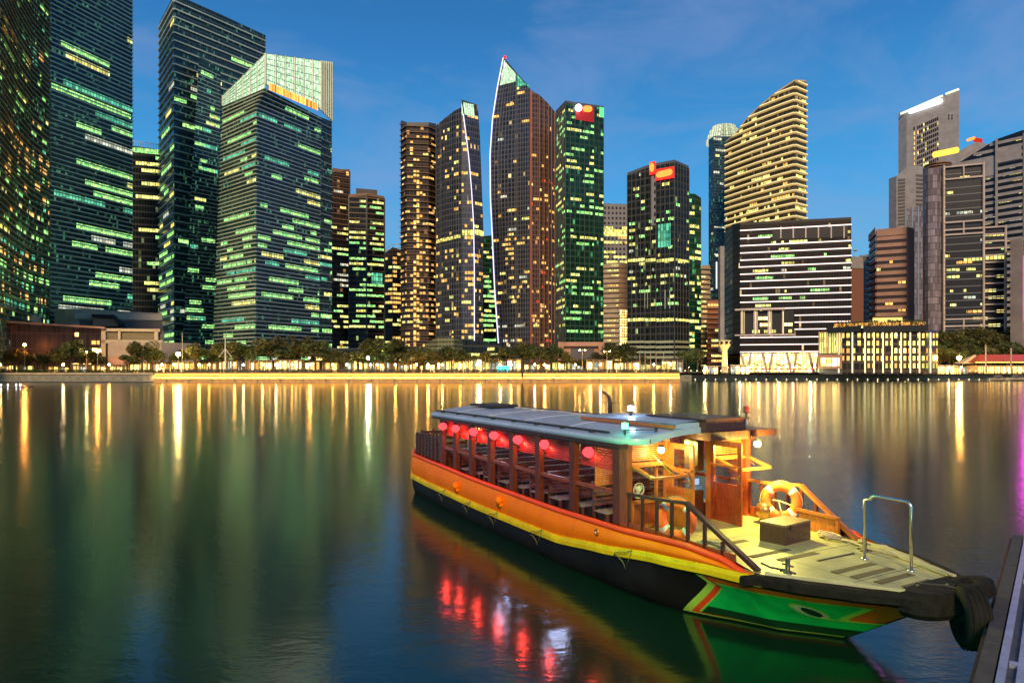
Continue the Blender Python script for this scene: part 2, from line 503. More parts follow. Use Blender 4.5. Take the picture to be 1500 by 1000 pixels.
G1 = facade('glass_green_dark', (.018,.062,.060), (.08,.12,.10), 2.2, 1.1, .22, .12, .45, .22, ((.2,.75,.35), .25, .15))
G2 = facade('glass_blue_dark', (.018,.052,.072), (.07,.11,.11), 2.2, 1.1, .22, .12, .45, .22, ((.2,.7,.35), .20, .14))
G3 = facade('glass_black', (.014,.020,.022), (.045,.048,.045), 4.0, 1.6, .25, .1, .35, .2, ((.6,.8,.3), .05, .4))
G4 = facade('glass_brown', (.03,.022,.018), (.09,.06,.042), 3.4, 2.2, .3, .18, .25, .3, ((1,.5,.15), .05, .8))
G5 = facade('glass_sail', (.030,.042,.070), (.075,.085,.11), 3.4, 1.9, .25, .25, .35, .25, ((1,.62,.22), .03, .8), frame=(.12,.12,.14))
G6 = facade('glass_sail_warm', (.055,.032,.035), (.15,.085,.075), 3.4, 1.9, .22, .28, .25, .3, ((1,.5,.2), .06, .9), frame=(.17,.10,.085))
G7 = facade('glass_emerald', (.008,.050,.034), (.02,.07,.045), 4.0, 1.6, .28, .1, .4, .2, ((.2,.9,.35), .07, .5))
G8 = facade('wall_grey_grid', (.03,.035,.045), (.26,.26,.28), 4.2, 3.2, .5, .5, .3, .3, ((1,.7,.3), .02, .8))
G9 = facade('wall_panel_grey', (.24,.20,.22), (.10,.09,.10), 3.2, 1.1, .10, .10, .1, .45)

# --- 1 far left curved tower
t = Tower('office_tower', 'dark curved tower with sweeping thin fins, cut off by the left edge', 
          [(-90,205,-400),(0,244,-330),(24,268,-300),(44,286,-270),(72,305,-260)], G1, 40)
M_fin_warm = mat('fin_bronze', (.30,.22,.13), .45, .4, scale=.05)
t.fins(M_fin_warm, 2.3, .42, .9, z0=22)
t.windows(4.4, .20, (1,4), 1.2, 'ggcoygo', .5, z0=24, seed=3, profile=lambda f: 1.6-1.2*f)
# --- 2 second left tower
t = Tower('office_tower', 'broad dark tower second from the left edge with long green lit floors',
          [(72,320,-160),(194,362,-75)], G2, 40)
t.fins(M_fin_green, 2.25, .55, .8, z0=23.0)
t.windows(4.5, .60, (6,44), 1.1, 'ggggwcyg', .55, z0=23.3, seed=12, profile=lambda f: max(.12,1.35-1.9*f), zoff=.6)
t.patch('window', LIT['g'], 0, .02, .98, 146, 153, .06, .02)
# --- 3 black tower between
t = Tower('office_tower', 'narrow black tower with railed roof garden squeezed between two finned towers',
          [(190,430,213),(236,436,220)], G3, 30)
t.windows(4.2, .5, (5,22), 1.6, 'yyyg', .5, z0=12, seed=5, profile=lambda f: 1.2)
r_ = MB()
for k in range(13):
    p = t.P(0, k/12, t.topz(0,k/12)); r_.bar(p, p+Vector((0,0,3.2)), .25)
r_.bar(t.P(0,0,t.topz(0,0)+3.2), t.P(0,1,t.topz(0,1)+3.2), .25); r_.build('roof_railing', M_fin_green, t.e)
t.patch('roof_garden_lights', LIT['g'], 0, .05, .95, 218, 225, .3, .3)
# --- 4 tall notched tower
t = Tower('office_tower', 'tallest finned slab tower directly behind the tower with the glowing crown',
          [(233,433,34),(255,400,-9),(325,424,22),(389,449,52)], G2, 45)
t.fins(M_fin_green, 4.6, .75, .8, z0=13)
t.windows(4.6, .40, (5,22), 1.2, 'gggyw', .45, z0=14, seed=21, profile=lambda f: max(.15,1.5-1.5*f), zoff=1.1)
t2 = MB()
def wing(u, v):
    z = 6+(wz(88, 405)-6)*v
    xa = wx(274+(299-274)*v, 407); xb = wx(327, 418)
    x = xa+(xb-xa)*u; y = 402+(416-402)*u
    return Vector((x, y-1.5, z))-t.o
wg = t2.grid(wing, 1, 20, lambda a,b: (a*22, 6+b*180)).build('glass_wing', G1, t.e)
wf = MB()
zz = 12.0
while zz < 184:
    v = (zz-6)/(wz(88,405)-6); a, b = wing(0,v), wing(1,v); o_ = Vector((0,-.7,0)); up = Vector((0,0,.5))
    wf.face([a+o_,b+o_,b+o_+up,a+o_+up]); wf.face([a+up+o_,b+up+o_,b+up,a+up]); zz += 2.3
wf.build('fin', M_fin_green, wg)
r = random.Random(4)
for k in range(46):
    v = r.random()**1.3*.95; u0 = r.random()*.6; u1 = min(.97, u0+.15+r.random()*.4)
    v = round(v*39)/39; dv = .012
    MB().face([wing(u0,v)+Vector((0,-.1,0)), wing(u1,v)+Vector((0,-.1,0)), wing(u1,v+dv)+Vector((0,-.1,0)), wing(u0,v+dv)+Vector((0,-.1,0))],
              [(u0*22+k,v*180),(u1*22+k,v*180),(u1*22+k,v*180+2),(u0*22+k,v*180+2)]) if False else None
    m_ = MB(); m_.face([wing(u0,v)+Vector((0,-.1,0)), wing(u1,v)+Vector((0,-.1,0)), wing(u1,v+dv)+Vector((0,-.1,0)), wing(u0,v+dv)+Vector((0,-.1,0))],
              [(u0*22,v*180),(u1*22,v*180),(u1*22,v*180+2),(u0*22,v*180+2)])
    m_.build('pane', LIT[r.choice('gggyc')], wg)
# --- 5 front tower with lit crown
t = Tower('office_tower', 'finned tower with a glowing green and white glass crown',
          [([(156,327),(505,313)],352,156),([(130,389),(156,376),(505,374)],330,130),([(170,470),(505,467)],366,172),(486,374,178)], G2, 40)
t.fins(M_fin_green, 1.975, .55, .6, z0=8, facets=[0]); t.fins(M_fin_blue, 1.975, .5, .6, z0=8, facets=[1])
t.fins(M_fin_blue, 4.0, .5, .5, z0=8, facets=[2])
t.windows(3.95, .46, (4,22), 1.1, 'gggggyc', .5, z0=8.2, seed=35, profile=lambda f: 1.3-.9*f, zoff=.65)
# crown: tapering glass screen walls with a lattice, lit from behind
M_cr = lit('crown_glass_lit', (.50,.95,.5), 1.5, pane=1.4, fl=1.0, dark=.45, col2=(.85,1,.75))
M_cro = lit('crown_floor_lit', (1,.42,.08), 3.0, pane=1.2, fl=3, dark=.2)
def crown_wall(i0, yl0, yr0, yl1, yr1, nm, m, off=.2):
    Da, Db = t.c[i0][1], t.c[i0+1][1]
    mb = MB()
    def Pf(u, v):
        D = Da+(Db-Da)*u
        zb = wz(yl0,Da)*(1-u)+wz(yr0,Db)*u; zt = wz(yl1,Da)*(1-u)+wz(yr1,Db)*u
        z = zb+(zt-zb)*v
        return t.P(i0, u, z, off) if True else None
    Lx = t.L(i0)
    mb.grid(Pf, 8, 6, lambda u, v: (u*Lx, v*14))
    o = mb.build(nm, m, t.e); fr = MB()
    for k in range(7): fr.bar(Pf(k/6,0)+Vector((0,-.3,0)), Pf(k/6,1)+Vector((0,-.3,0)), .9 if i0 else .6)
    for v in (0,.16,.33,.5,.66,.83,1): fr.bar(Pf(0,v)+Vector((0,-.2,0)), Pf(1,v)+Vector((0,-.2,0)), .3)
    fr.build('lattice', M_fin_green, o); return Pf
crown_wall(0, 156, 130, 141, 80, 'crown_screen', M_cr)
t.c[1] = (t.c[1][0], t.c[1][1], t.c[1][2])
crown_wall(1, 124, 160, 79, 90, 'crown_screen', M_cr)
crown_wall(2, 162, 178, 90, 92, 'crown_screen', G1)
o = MB().grid(lambda u, v: t.P(1, .03+.88*u, (wz(131,330)*(1-u)+wz(164,364)*u)+v*3.6, 1.0), 10, 1, lambda u, v: (u*44, v*3)).build('crown_terrace_lights', M_cro, t.e)
# --- 6 lattice towers
for (nm, cs, seed, hue) in (
    ('narrow dark lattice tower just right of the glowing crowned tower', [(484,470,252),(512,478,251)], 41, 'wgy'),
    ('wider dark lattice tower with a stepped roof and a teal lit patch', [(511,470,288),(537,472,286),(563,478,291)], 42, 'gggyy')):
    t = Tower('office_tower', nm, cs, G4 if seed == 41 else G3, 35)
    t.fins(M_fin_brown, 3.6, .5, .5, z0=8)
    t.mullions(M_fin_dark, 7, .8, .7)
    t.windows(3.6, .42, (2,7), 2.0, hue, .5, z0=8, seed=seed, profile=lambda f: 1.5-.8*f)
    if seed == 42: t.penthouse(M_conc_dark, .2, .8, 8); t.patch('window', LIT['c'], 1, .25, .9, 400, 416, .1,.1)
    else: t.penthouse(M_fin_brown, .1, .9, 4)
    t.rail(M_fin_brown, 1.6)
# --- 7 domed slim tower
t = Tower('office_tower', 'slim brown tower with an arched lattice crown',
          [(562,560,372),(575,556,362),(588,560,366)], G4, 30)
t.windows(3.6, .42, (1,2), 3.0, 'ooy', .55, z0=8, seed=51)
a_ = MB()
for rr in (1.0,.6):
    pts = [t.P(0, 0, t.c[0][2])+Vector((13*(1-math.cos(math.pi*k/16)), 2, 9*rr*math.sin(math.pi*k/16))) for k in range(17)]
    a_.tube(pts, .35, 5)
for k in range(1,16,2):
    p = t.P(0,0,t.c[0][2])+Vector((13*(1-math.cos(math.pi*k/16)), 2, 9*math.sin(math.pi*k/16))); a_.bar((p.x,p.y,t.c[0][2]-t.o.z-1), p, .3)
a_.build('arched_crown', M_fin_green, t.e)
# --- 8 balcony tower
t = Tower('apartment_tower', 'flat topped balcony tower full of small orange windows, left of both sail towers',
          [(587,432,181),(596,424,184),(628,426,184),(639,432,186)], G4, 32)
t.fins(M_fin_brown, 3.6, .35, 1.0, z0=8)
t.windows(3.6, .30, (1,2), 1.9, 'oooooy', .42, z0=8, seed=61, profile=lambda f: 1.7-1.1*f)
t.windows(3.6, .7, (1,2), 1.9, 'ooo', .42, z0=20, z1=130, seed=62, facets=[1], profile=lambda f: 1.3-.8*f, pick=lambda i,tt,z: .35<tt<.62)
t.rail(M_fin_dark, 2)
# --- 9 smaller sail
t = Tower('apartment_tower', 'smaller of the two sail shaped towers with a white light line',
          [(639,412,184),(652,404,173),(665,399,163),(676,396,157)], G5, 30, pinch=.05)
t.mullions(M_fin_dark, 4.2, .35, .4)
t.windows(3.4, .10, (1,2), 1.7, 'ooyo', .5, z0=12, seed=71, profile=lambda f: 1.6-.9*f)
t.patch('window', LIT['y'], 0, .02, .98, 350, 355, .1, .1); t.patch('window', LIT['y'], 1, .02, .98, 347, 352, .1, .1); t.patch('window', LIT['y'], 2, .02, .98, 344, 349, .1, .1)
edge = [(146,676),(200,683),(233,687),(280,691),(330,694),(400,695),(524,695)]
rgt = [(154,700),(200,703),(330,708),(524,708)]
t.c.append((edge, 396, wz(146, 396))); t.c.append((rgt, 402, wz(154, 402))); t.n = 6
mb = MB()
for i in (3, 4):
    for k in range(24):
        q = []
        for (ci, kk) in ((i,k),(i+1,k),(i+1,k+1),(i,k+1)):
            z = 3.2+(t.c[ci][2]-3.2)*kk/24; q.append((Vector((*t.xy(ci, z), z))-t.o, (ci*14., z)))
        mb.face([a for a,b in q], [b for a,b in q])
for k in range(24):
    q = []
    for (bk, kk) in ((0,k),(1,k),(1,k+1),(0,k+1)):
        z = 3.2+(t.c[5][2]-3.2)*kk/24; x, y = t.xy(5, z)
        if bk: x, y = x*1.07-3, y*1.07
        q.append((Vector((x,y,z))-t.o, (80+bk*20., z)))
    mb.face([a for a,b in q], [b for a,b in q])
mb.build('prow_wall', G5, t.e)
led = MB(); led.tube([t.P(3,1,wz(y,396),1.0) if False else Vector((*t.xy(4, wz(y,396)), wz(y,396)))-t.o+Vector((0,-1.0,0)) for y in range(168, 525, 10)], .28, 6)
led.build('light_line', E_ledw, t.e)
t.windows(3.4, .24, (1,3), 1.7, 'oooy', .5, z0=12, seed=72, facets=[3,4], profile=lambda f: 1.9-1.6*f)
t.patch('window', LIT['y'], 3, .02, .98, 337, 345, .2, .1); t.patch('window', LIT['y'], 4, .02, .98, 337, 345, .2, .1)
t.patch('crown_screen', M_cr, 4, .04, .7, 152, 170, .3, .1)
t.patch('crown_screen', M_cr, 3, .05, .95, 152, 170, .3, .1)
# --- 10 tall sail
EL = [(84,738),(130,729),(176,722),(227,718.5),(290,719),(330,721),(420,725),(523,732)]
def mixp(tt, X):
    return [(y, p+(X-p)*tt) for y, p in EL]
t = Tower('apartment_tower', 'tall pointed sail shaped tower with a white light line down its left edge',
          [(EL,488,84),([(y,p+(757-p)*1) for y,p in EL],480,107),(776,476,128),(777,477,132),(790,478,139),(803,482,152),(812,490,163),(817,502,176)], G5, 30, pinch=.05, nlev=26)
t.wall.data.materials.append(G6)
mi = []
for p in t.wall.data.polygons: mi.append(1 if (t.wall.data.vertices[p.vertices[0]].co.x+t.o.x) > wx(774,476) and p.index >= 52 else 0)
t.wall.data.polygons.foreach_set('material_index', mi)
t.mullions(M_fin_dark, 4.5, .35, .4, facets=[0,1]); t.mullions(M_fin_brown, 3.4, .5, .5, facets=[3,4,5,6])
led = MB(); led.tube([Vector((*t.xy(0, wz(y,488)), wz(y,488)))-t.o+Vector((-.3,-.8,0)) for y in range(86, 524, 8)], .42, 6)
led.build('light_line', E_ledw, t.e)
rl = MB(); rl.bar(t.P(2,.5,4,.8), t.P(2,.5,wz(135,477),.8), 1.6, .8); rl.build('red_light_strip', mat('red_cladding', (.4,.06,.04), .5), t.e)
t.windows(3.4, .10, (1,3), 1.7, 'oyooow', .5, z0=14, seed=81, facets=[0,1], profile=lambda f: 1.5-1.3*f)
t.windows(3.4, .16, (1,2), 1.7, 'ooooyr', .5, z0=14, z1=160, seed=82, facets=[3,4,5,6])
crm = MB(); crm.grid(lambda u,v: t.P(0, .1+.85*u, wz(123,484)+ (min(t.topz(0,.1+.85*u), 999)-wz(123,484)-1)*v, .4), 10, 4, lambda u,v: (u*16, v*12)).build('crown_screen', M_cr, t.e)
MB().grid(lambda u,v: t.P(1, .02+.95*u, wz(126,478)+(t.topz(1,.02+.95*u)-wz(126,478)-1)*v, .4), 6, 4, lambda u,v: (u*9+30, v*12)).build('crown_screen', LIT['c'], t.e)
# pieces of red and white beacon light
MB().ball(Vector((*t.xy(0,wz(86,488)), wz(85,488)))-t.o+Vector((1,-1,0)), 1.1, n=8).build('beacon', E_red, t.e)
# --- green tower peeping between sails
t = Tower('office_tower', 'green lit office tower peeping through the gap between the two sail shaped towers', [(706,560,346),(730,565,344)], G7, 30)
t.windows(4, .8, (3,7), 1.8, 'ggy', .5, z0=8, seed=85)
# --- 11 emerald tower
t = Tower('office_tower', 'emerald glass tower with red and white roof sign, right of the pointed sail',
          [(814,455,166),(828,432,151),(870,440,157),(884,444,159)], G7, 34)
t.windows(4, .42, (2,10), 1.1, 'gggyyg', .42, z0=24, seed=91, profile=lambda f: .65+.7*f)
t.mullions(M_fin_dark, 3.2, .3, .25)
t.patch('sign_backing', mat('red_panel', (.5,.02,.02), .5), 1, .35, .98, 156, 178, .3, .3)
t.pill('lit_sign', E_redor, 1, .58, .9, 160.5, 161, 9, 1.0)
MB().ball(t.P(1,.42,wz(160,436),1.5), 2.2, n=10).build('beacon', emis('beacon_white', (1,.95,1), 6), t.e)
t.patch('sign_panel', E_grn, 2, .55, .98, 158, 172, .3, .4)
t.rail(M_fin_dark, 1.5)
g = Tower('stone_building', 'low salmon stone portal building at the foot of the emerald tower', [(817,330,501),(884,330,502)], M_salmon, 25, 'low buildings along the promenade', 'building')
pr = MB()
for a,b,y0,y1 in ((0,.12,530,507),(.88,1,530,507),(0,1,507,501)):
    za, zb = wz(y0+14 if y0 > 520 else y0,330), wz(y1,330)
    p, q = g.P(0,a,za,2), g.P(0,b,za,2); up = Vector((0,0,zb-za)); bk = Vector((0,2,0))
    pr.face([p,q,q+up,p+up]); pr.face([p+bk,p,p+up,p+bk+up]); pr.face([q,q+bk,q+bk+up,q+up]); pr.face([p,p+bk,q+bk,q])
pr.build('portal_frame', M_salmon, g.e)
g.patch('recess_panel', M_conc_dark, 0, .28, .8, 510, 540, .1, .05)
# --- 12 brown towers
t = Tower('office_tower', 'grey tower with bright yellow floors right of the emerald tower', [(882,560,298),(921,562,299)], G8, 30)
t.windows(4, .8, (3,9), 1.8, 'yyyo', .5, z0=40, z1=125, seed=95); t.patch('window', LIT['y'], 0, .02, .98, 336, 346, .2, .1)
t = Tower('apartment_block', 'beige balconied block in front of the grey tower with yellow floors', [(884,440,387),(907,438,384),(920,442,386)], M_conc, 25, cat='apartment block')
t.fins(M_conc, 3.2, 1.1, 1.3, z0=6, facets=[0]); t.fins(M_salmon, 3.2, 1.3, .4, z0=6, facets=[1])
t.windows(3.2, .5, (1,3), 2.2, 'yoy', .5, z0=6, seed=97, facets=[0], profile=lambda f: 1.4-f)
for k in range(22):
    z = 5+k*1.75
    for j in range(4): t.emit([(9, 's', 1, .06+j*.24, .22+j*.24, z, z+1.1, 0)], 100, .45, 'window')
# --- 13 red signed tower
t = Tower('office_tower', 'black glass tower with glowing red square and bar signs on its roof edge',
          [(919,392,257),(945,386,247),(961,382,243),(988,376,238),(1009,384,247)], G3, 34)
t.mullions(M_fin_dark, 2.4, .28, .35, name='glass_fins'); 
t.windows(3.9, .16, (1,4), 1.1, 'ygygw', .42, z0=40, seed=101, profile=lambda f: 1.5-1.0*f)
for yy in (377, 464): 
    for i in (0,1,2,3): t.patch('window', LIT['y'], i, .02, .98, yy+ (2 if i < 3 else 3), yy+6.5, .4, .05)
for k in range(4):
    for i in (0,1,2,3): t.patch('terrace_slab', mat('slab_pale_green', (.35,.4,.28), .6) if k+i == 0 else bpy.data.materials['slab_pale_green'], i, .02, .98, 499+k*7.5, 502.5+k*7.5, .3, 1.0)
t.patch('wall_strip', G8, 1, .6, .98, 258, 330, .3, .1)
t.patch('sign_box', E_red, 1, .5, 1.0, 238, 256, .5, 1.0)
t.pill('lit_sign', E_redor, 1, .56, .96, 247, 246, 13, 1.8)
t.patch('sign_box', E_red, 2, .0, 1.0, 247, 263, .5, .6)
t.pill('lit_sign', E_redor, 2, .08, .95, 258, 252.5, 9, 1.6)
t.patch('reflection_window', LIT['c'], 2, .1, .8, 328, 362, .3, .02)  # teal glow painted in for a reflection on the glass
for x in (0,.25,.5,.75): t.patch('column', M_fin_green, 1 if x < .5 else 2, x, x+.04, 425, 452, .5, .3)
t.rail(M_fin_dark, 1.5)
# --- 14, 15
t = Tower('office_tower', 'narrow dark green tower directly behind the right edge of the red signed tower', [(1004,430,283),(1018,432,284),(1027,436,290)], G7, 28)
t.windows(4, .5, (1,4), 1.8, 'gyy', .5, z0=10, seed=111)
t = Tower('apartment_block', 'thin beige balconied block in the gap right of the red signed tower', [(1024,470,389),(1040,472,388)], M_conc, 20, cat='apartment block')
t.fins(M_conc, 3.4, .9, 1.4, z0=6); t.windows(3.4, .5, (1,2), 2.2, 'oy', .5, z0=6, seed=113)
# --- 16 dark blue with lit crown
t = Tower('office_tower', 'dark blue tower topped by stepped rings of white light',
          [(1038,500,205),(1045,492,200),(1076,496,200),(1092,505,204)], G2, 34)
t.windows(4, .08, (2,6), 1.6, 'wy', .4, z0=14, seed=121)
for y in (332, 372): t.patch('window', LIT['w'], 1, .02, .6, y, y+2, .2, .05)
M_ring = lit('crown_ring_lit', (.75,.85,.5), 1.1, pane=1.5, fl=1.45, dark=.5, col2=(.9,.95,.7))
for j, (s_, y0) in enumerate(((1.0,203),(.93,196),(.82,189),(.66,183))):
    cx_, cy_ = wx(1066,503), 512; zb = wz(y0,500)
    k_2 = MB(); ring = [(cx_+13*s_*math.cos(a), cy_+11*s_*math.sin(a)) for a in [math.pi*2*q/20 for q in range(20)]]
    for q in range(20):
        a, b = ring[q], ring[(q+1)%20]
        k_2.face([Vector((*a,zb))-t.o, Vector((*b,zb))-t.o, Vector((*b,zb+2.9))-t.o, Vector((*a,zb+2.9))-t.o], [(q*3,0),(q*3+3,0),(q*3+3,2),(q*3,2)])
    k_2.face([Vector((*a,zb+2.9))-t.o for a in ring])
    k_2.build('crown_ring', M_ring, t.e)
t = Tower('apartment_block', 'orange brown balconied block low behind the lookout column', [(1036,430,440),(1064,432,438)], mat('brick_red_brown', (.30,.11,.05), .8), 20, cat='apartment block')
t.fins(M_salmon, 3.2, .9, 1.2, z0=8); t.windows(3.2, .6, (2,4), 2.2, 'oy', .45, z0=6, seed=125)
# --- 17 curved hotel
XS = [(1063,450,209),(1078,441,196),(1093,433,176),(1109,425,160),(1130,416,142),(1147,409,130),(1164,403,119),(1181,410,120)]
GH = facade('wall_hotel', (.07,.055,.03), (.16,.12,.06), 4.3, 1.5, .1, .2, .3, .3, ((1,.75,.3), .10, .5), frame=(.10,.09,.08))
t = Tower('hotel_tower', 'tall curved hotel tower banded with warm light, roofline sweeping up to the right', XS, GH, 30, cat='hotel')
M_glow = mat('pale_spandrel', (.66,.50,.25), .7)
t.fins(M_glow, 3.8, .95, .9, z0=60, name='floor_bands')
t.fins(E_band, 3.8, .34, 1.1, z0=61.0, name='band_lights')
t.windows(3.8, .18, (1,7), 1.3, 'yooyyy', .40, z0=61.4, seed=131, zoff=.3, profile=lambda f: 1.7-1.3*f)
t.patch('window', LIT['y'], 6, .02, .98, 303, 309, .2, .05); t.rail(M_glow, .9)
# --- 18 black hotel block with neon lines
GB = facade('wall_black_block', (.008,.006,.005), (.022,.013,.010), 3.15, 1.1, .2, .25, .3, .3, ((1,.7,.35), .035, .6))
t = Tower('hotel_block', 'broad black hotel block striped with thin pinkish white light lines',
          [(1061,345,344),(1073,321,332),(1084,313,330),(1247,300,322)], GB, 30, cat='hotel', pinch=.02, base=12)
D0, D1 = 313, 300
z_ = wz(338, 313)
rows = [338,350,360.5,371,381.5,391.5,402,412.5,423,433,443,453]
for q, y in enumerate(rows):
    z = wz(y, 313); t1 = 1.0
    if q == 1: t1 = .28
    lb = MB(); lb.bar(t.P(2,.0,z,.5), t.P(2,t1,z,.5), .5, .42); lb.build('light_line', E_neon, t.e)
for y in (463.5, 473.5, 483.5):
    z = wz(y, 313); lb = MB(); lb.bar(t.P(2,.5,z,.5), t.P(2,.99 if y < 480 else .78,z,.5), .5, .42); lb.build('light_line', E_neon, t.e)
for y in (494.5, 505, 515.5):
    z = wz(y, 313); lb = MB(); lb.bar(t.P(2,.0,z,.5), t.P(2,.72,z,.5), .5, .42); lb.build('light_line', E_neon, t.e)
# roof loggia openings and the big double height bay
for k in range(6):
    t.patch('loggia_column', M_frame_pale, 2, .37+k*.112, .382+k*.112, 332, 349, .3, .25)
t.patch('loggia_recess', M_blackmetal, 2, .3, .97, 334, 349, .02, .05)
t.patch('terrace_recess', M_blackmetal, 2, .0, .49, 455, 490, .02, .05)
for x in (.005,.03,.125,.15,.255,.28,.385): t.patch('terrace_column', M_frame_pale, 2, x, x+.014, 453, 489, .4, .8)
for x in (.012,.137,.267,.39): t.patch('column_light', E_band, 2, x+.004, x+.010, 456, 489, 1.3, .1)
lb = MB(); lb.bar(t.P(2,-.05,wz(454,313),1.2), t.P(2,.41,wz(454,312),1.2), 2.5, .7); lb.build('terrace_roof', M_frame_pale, t.e)
lb = MB(); lb.bar(t.P(2,-.05,wz(491,313),1.0), t.P(2,.5,wz(491,313),1.0), 1.5, .6); lb.build('terrace_floor', M_frame_pale, t.e)
t.windows(3.15, .16, (1,9), 1.1, 'ygyyw', .36, z0=wz(453,313), z1=wz(340,313), seed=141, facets=[2], zoff=.9)
t.windows(3.0, .35, (1,3), 1.7, 'soy', .45, z0=wz(489,313), z1=wz(458,313), seed=142, facets=[2], off=.2, pick=lambda i,tt,z: tt < .48)
sl = MB(); sl.bar(t.P(0,.7,13,4), t.P(0,.7,wz(362,330),4), 3.2, 2.0); sl.build('sign_pylon', M_conc_grey, t.e)
for y0, y1 in ((380,420),):
    o = MB().bar(t.P(0,.35,wz(y1,330),5), t.P(0,.35,wz(y0,330),5), .5).build('sign_light', E_ledw, t.e)
# undercroft: lit hall behind V columns
hall = MB(); hall.grid(lambda u,v: t.P(2, u*.74, 3.3+8.6*v, -2.5), 12, 1, lambda u,v: (u*46, v*8)); hall.build('entrance_hall', LIT['s'], t.e)
for u0 in (.0,.2,.42,.62):
    vb = MB(); vb.bar(t.P(2,u0+.01,12,.3), t.P(2,u0+.05,3.2,.3), 1.1); vb.build('slanted_column', M_frame_pale, t.e)
    vb = MB(); vb.bar(t.P(2,u0+.10,12,.3), t.P(2,u0+.07,3.2,.3), 1.1); vb.build('slanted_column', M_frame_pale, t.e)
for u0 in (.76,.84,.92):
    vb = MB(); vb.bar(t.P(2,u0,12,.3), t.P(2,u0+.04,3.2,.3), 1.2); vb.build('slanted_column', M_glow, t.e)
t.rail(M_blackmetal, 1.2)
E_strip = emis('strip_warm', (1,.80,.40), 1.8)
# --- 19 quayside hotel
t = Tower('quayside_hotel', 'low glass quayside hotel with tall light strips and orange lit roof garden',
          [(1222,268,487),(1262,263,484),(1355,258,483),(1374,266,484)], G4, 26, 'buildings standing at the right hand quay', 'hotel', base=2.6)
for i, n_ in ((0,2),(1,7),(2,1)):
    for k in range(n_):
        a_ = (k+.3)/n_; t.patch('light_strip', E_strip, i, a_, a_+.018/ (1 if n_ > 3 else .4), 487, 546, .3, .25)
r = random.Random(9)
for i, n_ in ((0,5),(1,14),(2,4)):
    for k in range(n_):
        for q in range(5):
            if r.random() < .78:
                y = 488+q*11; t.patch('window', LIT[r.choice('yysoo')], i, (k+.14)/n_, (k+.86)/n_, y, y+7, .12, .05)
gr = MB(); gr.bar(t.P(0,-.2,wz(483,263),.8), t.P(0,1.0,wz(481,262),.8), 2, 2.2); gr.bar(t.P(1,0,wz(482,262),.8), t.P(1,1.02,wz(481,259),.8), 2, 2.4)
gr.build('roof_slab', M_blackmetal, t.e)
rg = MB(); r = random.Random(5)
for k in range(420):
    u = r.random(); i = 0 if r.random() < .25 else 1; p = t.P(i, u, wz(480,260)+r.random()*2.2+.6, 1.2-r.random()*3); s_ = .35+r.random()*.5
    a = Vector((r.uniform(-1,1),r.uniform(-1,1),r.uniform(-1,1))).normalized()*s_; b = Vector((r.uniform(-1,1),r.uniform(-1,1),r.uniform(-1,1))).normalized()*s_
    rg.face([p-a,p-b,p+a,p+b])
rg.build('roof_garden_shrubs', mat('shrub_leaf_warm', (.10,.10,.03), .7), t.e)
rb = MB()
for k in range(46): rb.ball(t.P(0 if k < 10 else 1, (k%10)/10 if k < 10 else (k-10)/36, wz(478.6,260), 1.35), .3, n=6)
rb.build('garden_lights', emis('garden_amber', (1,.42,.08), 14, 'AUTO'), t.e)
MB().grid(lambda u,v: t.P(0 if u < .22 else 1, (u/.22 if u < .22 else (u-.22)/.78), wz(481,260)+.4+1.9*v, .6), 60, 2, lambda u,v: (u*90, v*1.6)).build('garden_lit_trellis', lit('trellis_amber', (1,.33,.05), 1.7, pane=.8, fl=.8, dark=.05, col2=(1,.6,.15)), t.e)
MB().grid(lambda u,v: t.P(1, .25+.48*u, wz(470,262)+ -0.2+3.2*v-1.4, -6), 8, 1, lambda u,v: (u*12, v*3)).build('rooftop_pavilion', emis('pavilion_lit', (1,.72,.2), 1.3), t.e)
pv = MB()
pa, pb = t.P(1,.25,wz(469,262)+1.6,-5.6), t.P(1,.75,wz(469,262)+1.6,-5.6); pv.bar(pa, pb, 3, .3); pv.build('pavilion_roof', M_blackmetal, t.e)
w = Tower('slatted_annex', 'tilted pavilion wing faced with pale vertical slats, left end of the quayside hotel', [(1199,272,487),(1234,266,482)], M_conc_dark, 16, 'buildings standing at the right hand quay', 'building', base=2.6)
for k in range(10): w.patch('slat', M_glow, 0, .03+k*.1, .07+k*.1, 486, 518, .3, .3)
w.patch('window', LIT['y'], 0, .02, .98, 487, 517, .05, .05)
w.patch('terrace_wall', M_salmon, 0, .0, 1, 519, 540, .5, .3); w.patch('window', LIT['s'], 0, .1, .9, 524, 536, .9, .1)
# --- 20 small ones behind
t = Tower('office_block', 'small brown and grey block with rooftop dish, right of the black hotel', [(1245,360,376),(1265,362,377)], mat('brown_panel', (.22,.10,.07), .7), 20, cat='office block')
t.patch('upper_wall', M_conc_grey, 0, .05, .95, 376, 393, .1, .2)
MB().tube([t.P(0,.6,t.c[0][2]-.5,-2), t.P(0,.6,t.c[0][2]+3.5,-2)], .25).ball(t.P(0,.6,t.c[0][2]+4,-2), 1.1, sz=.5, n=10).build('dish_mast', M_fin_green, t.e)
t = Tower('office_block', 'slim grey green gridded block next to the brown banded tower', [(1259,400,374),(1277,402,372)], G8, 20, cat='office block')
t.fins(M_fin_blue, 3.2, .7, .3, z0=10)
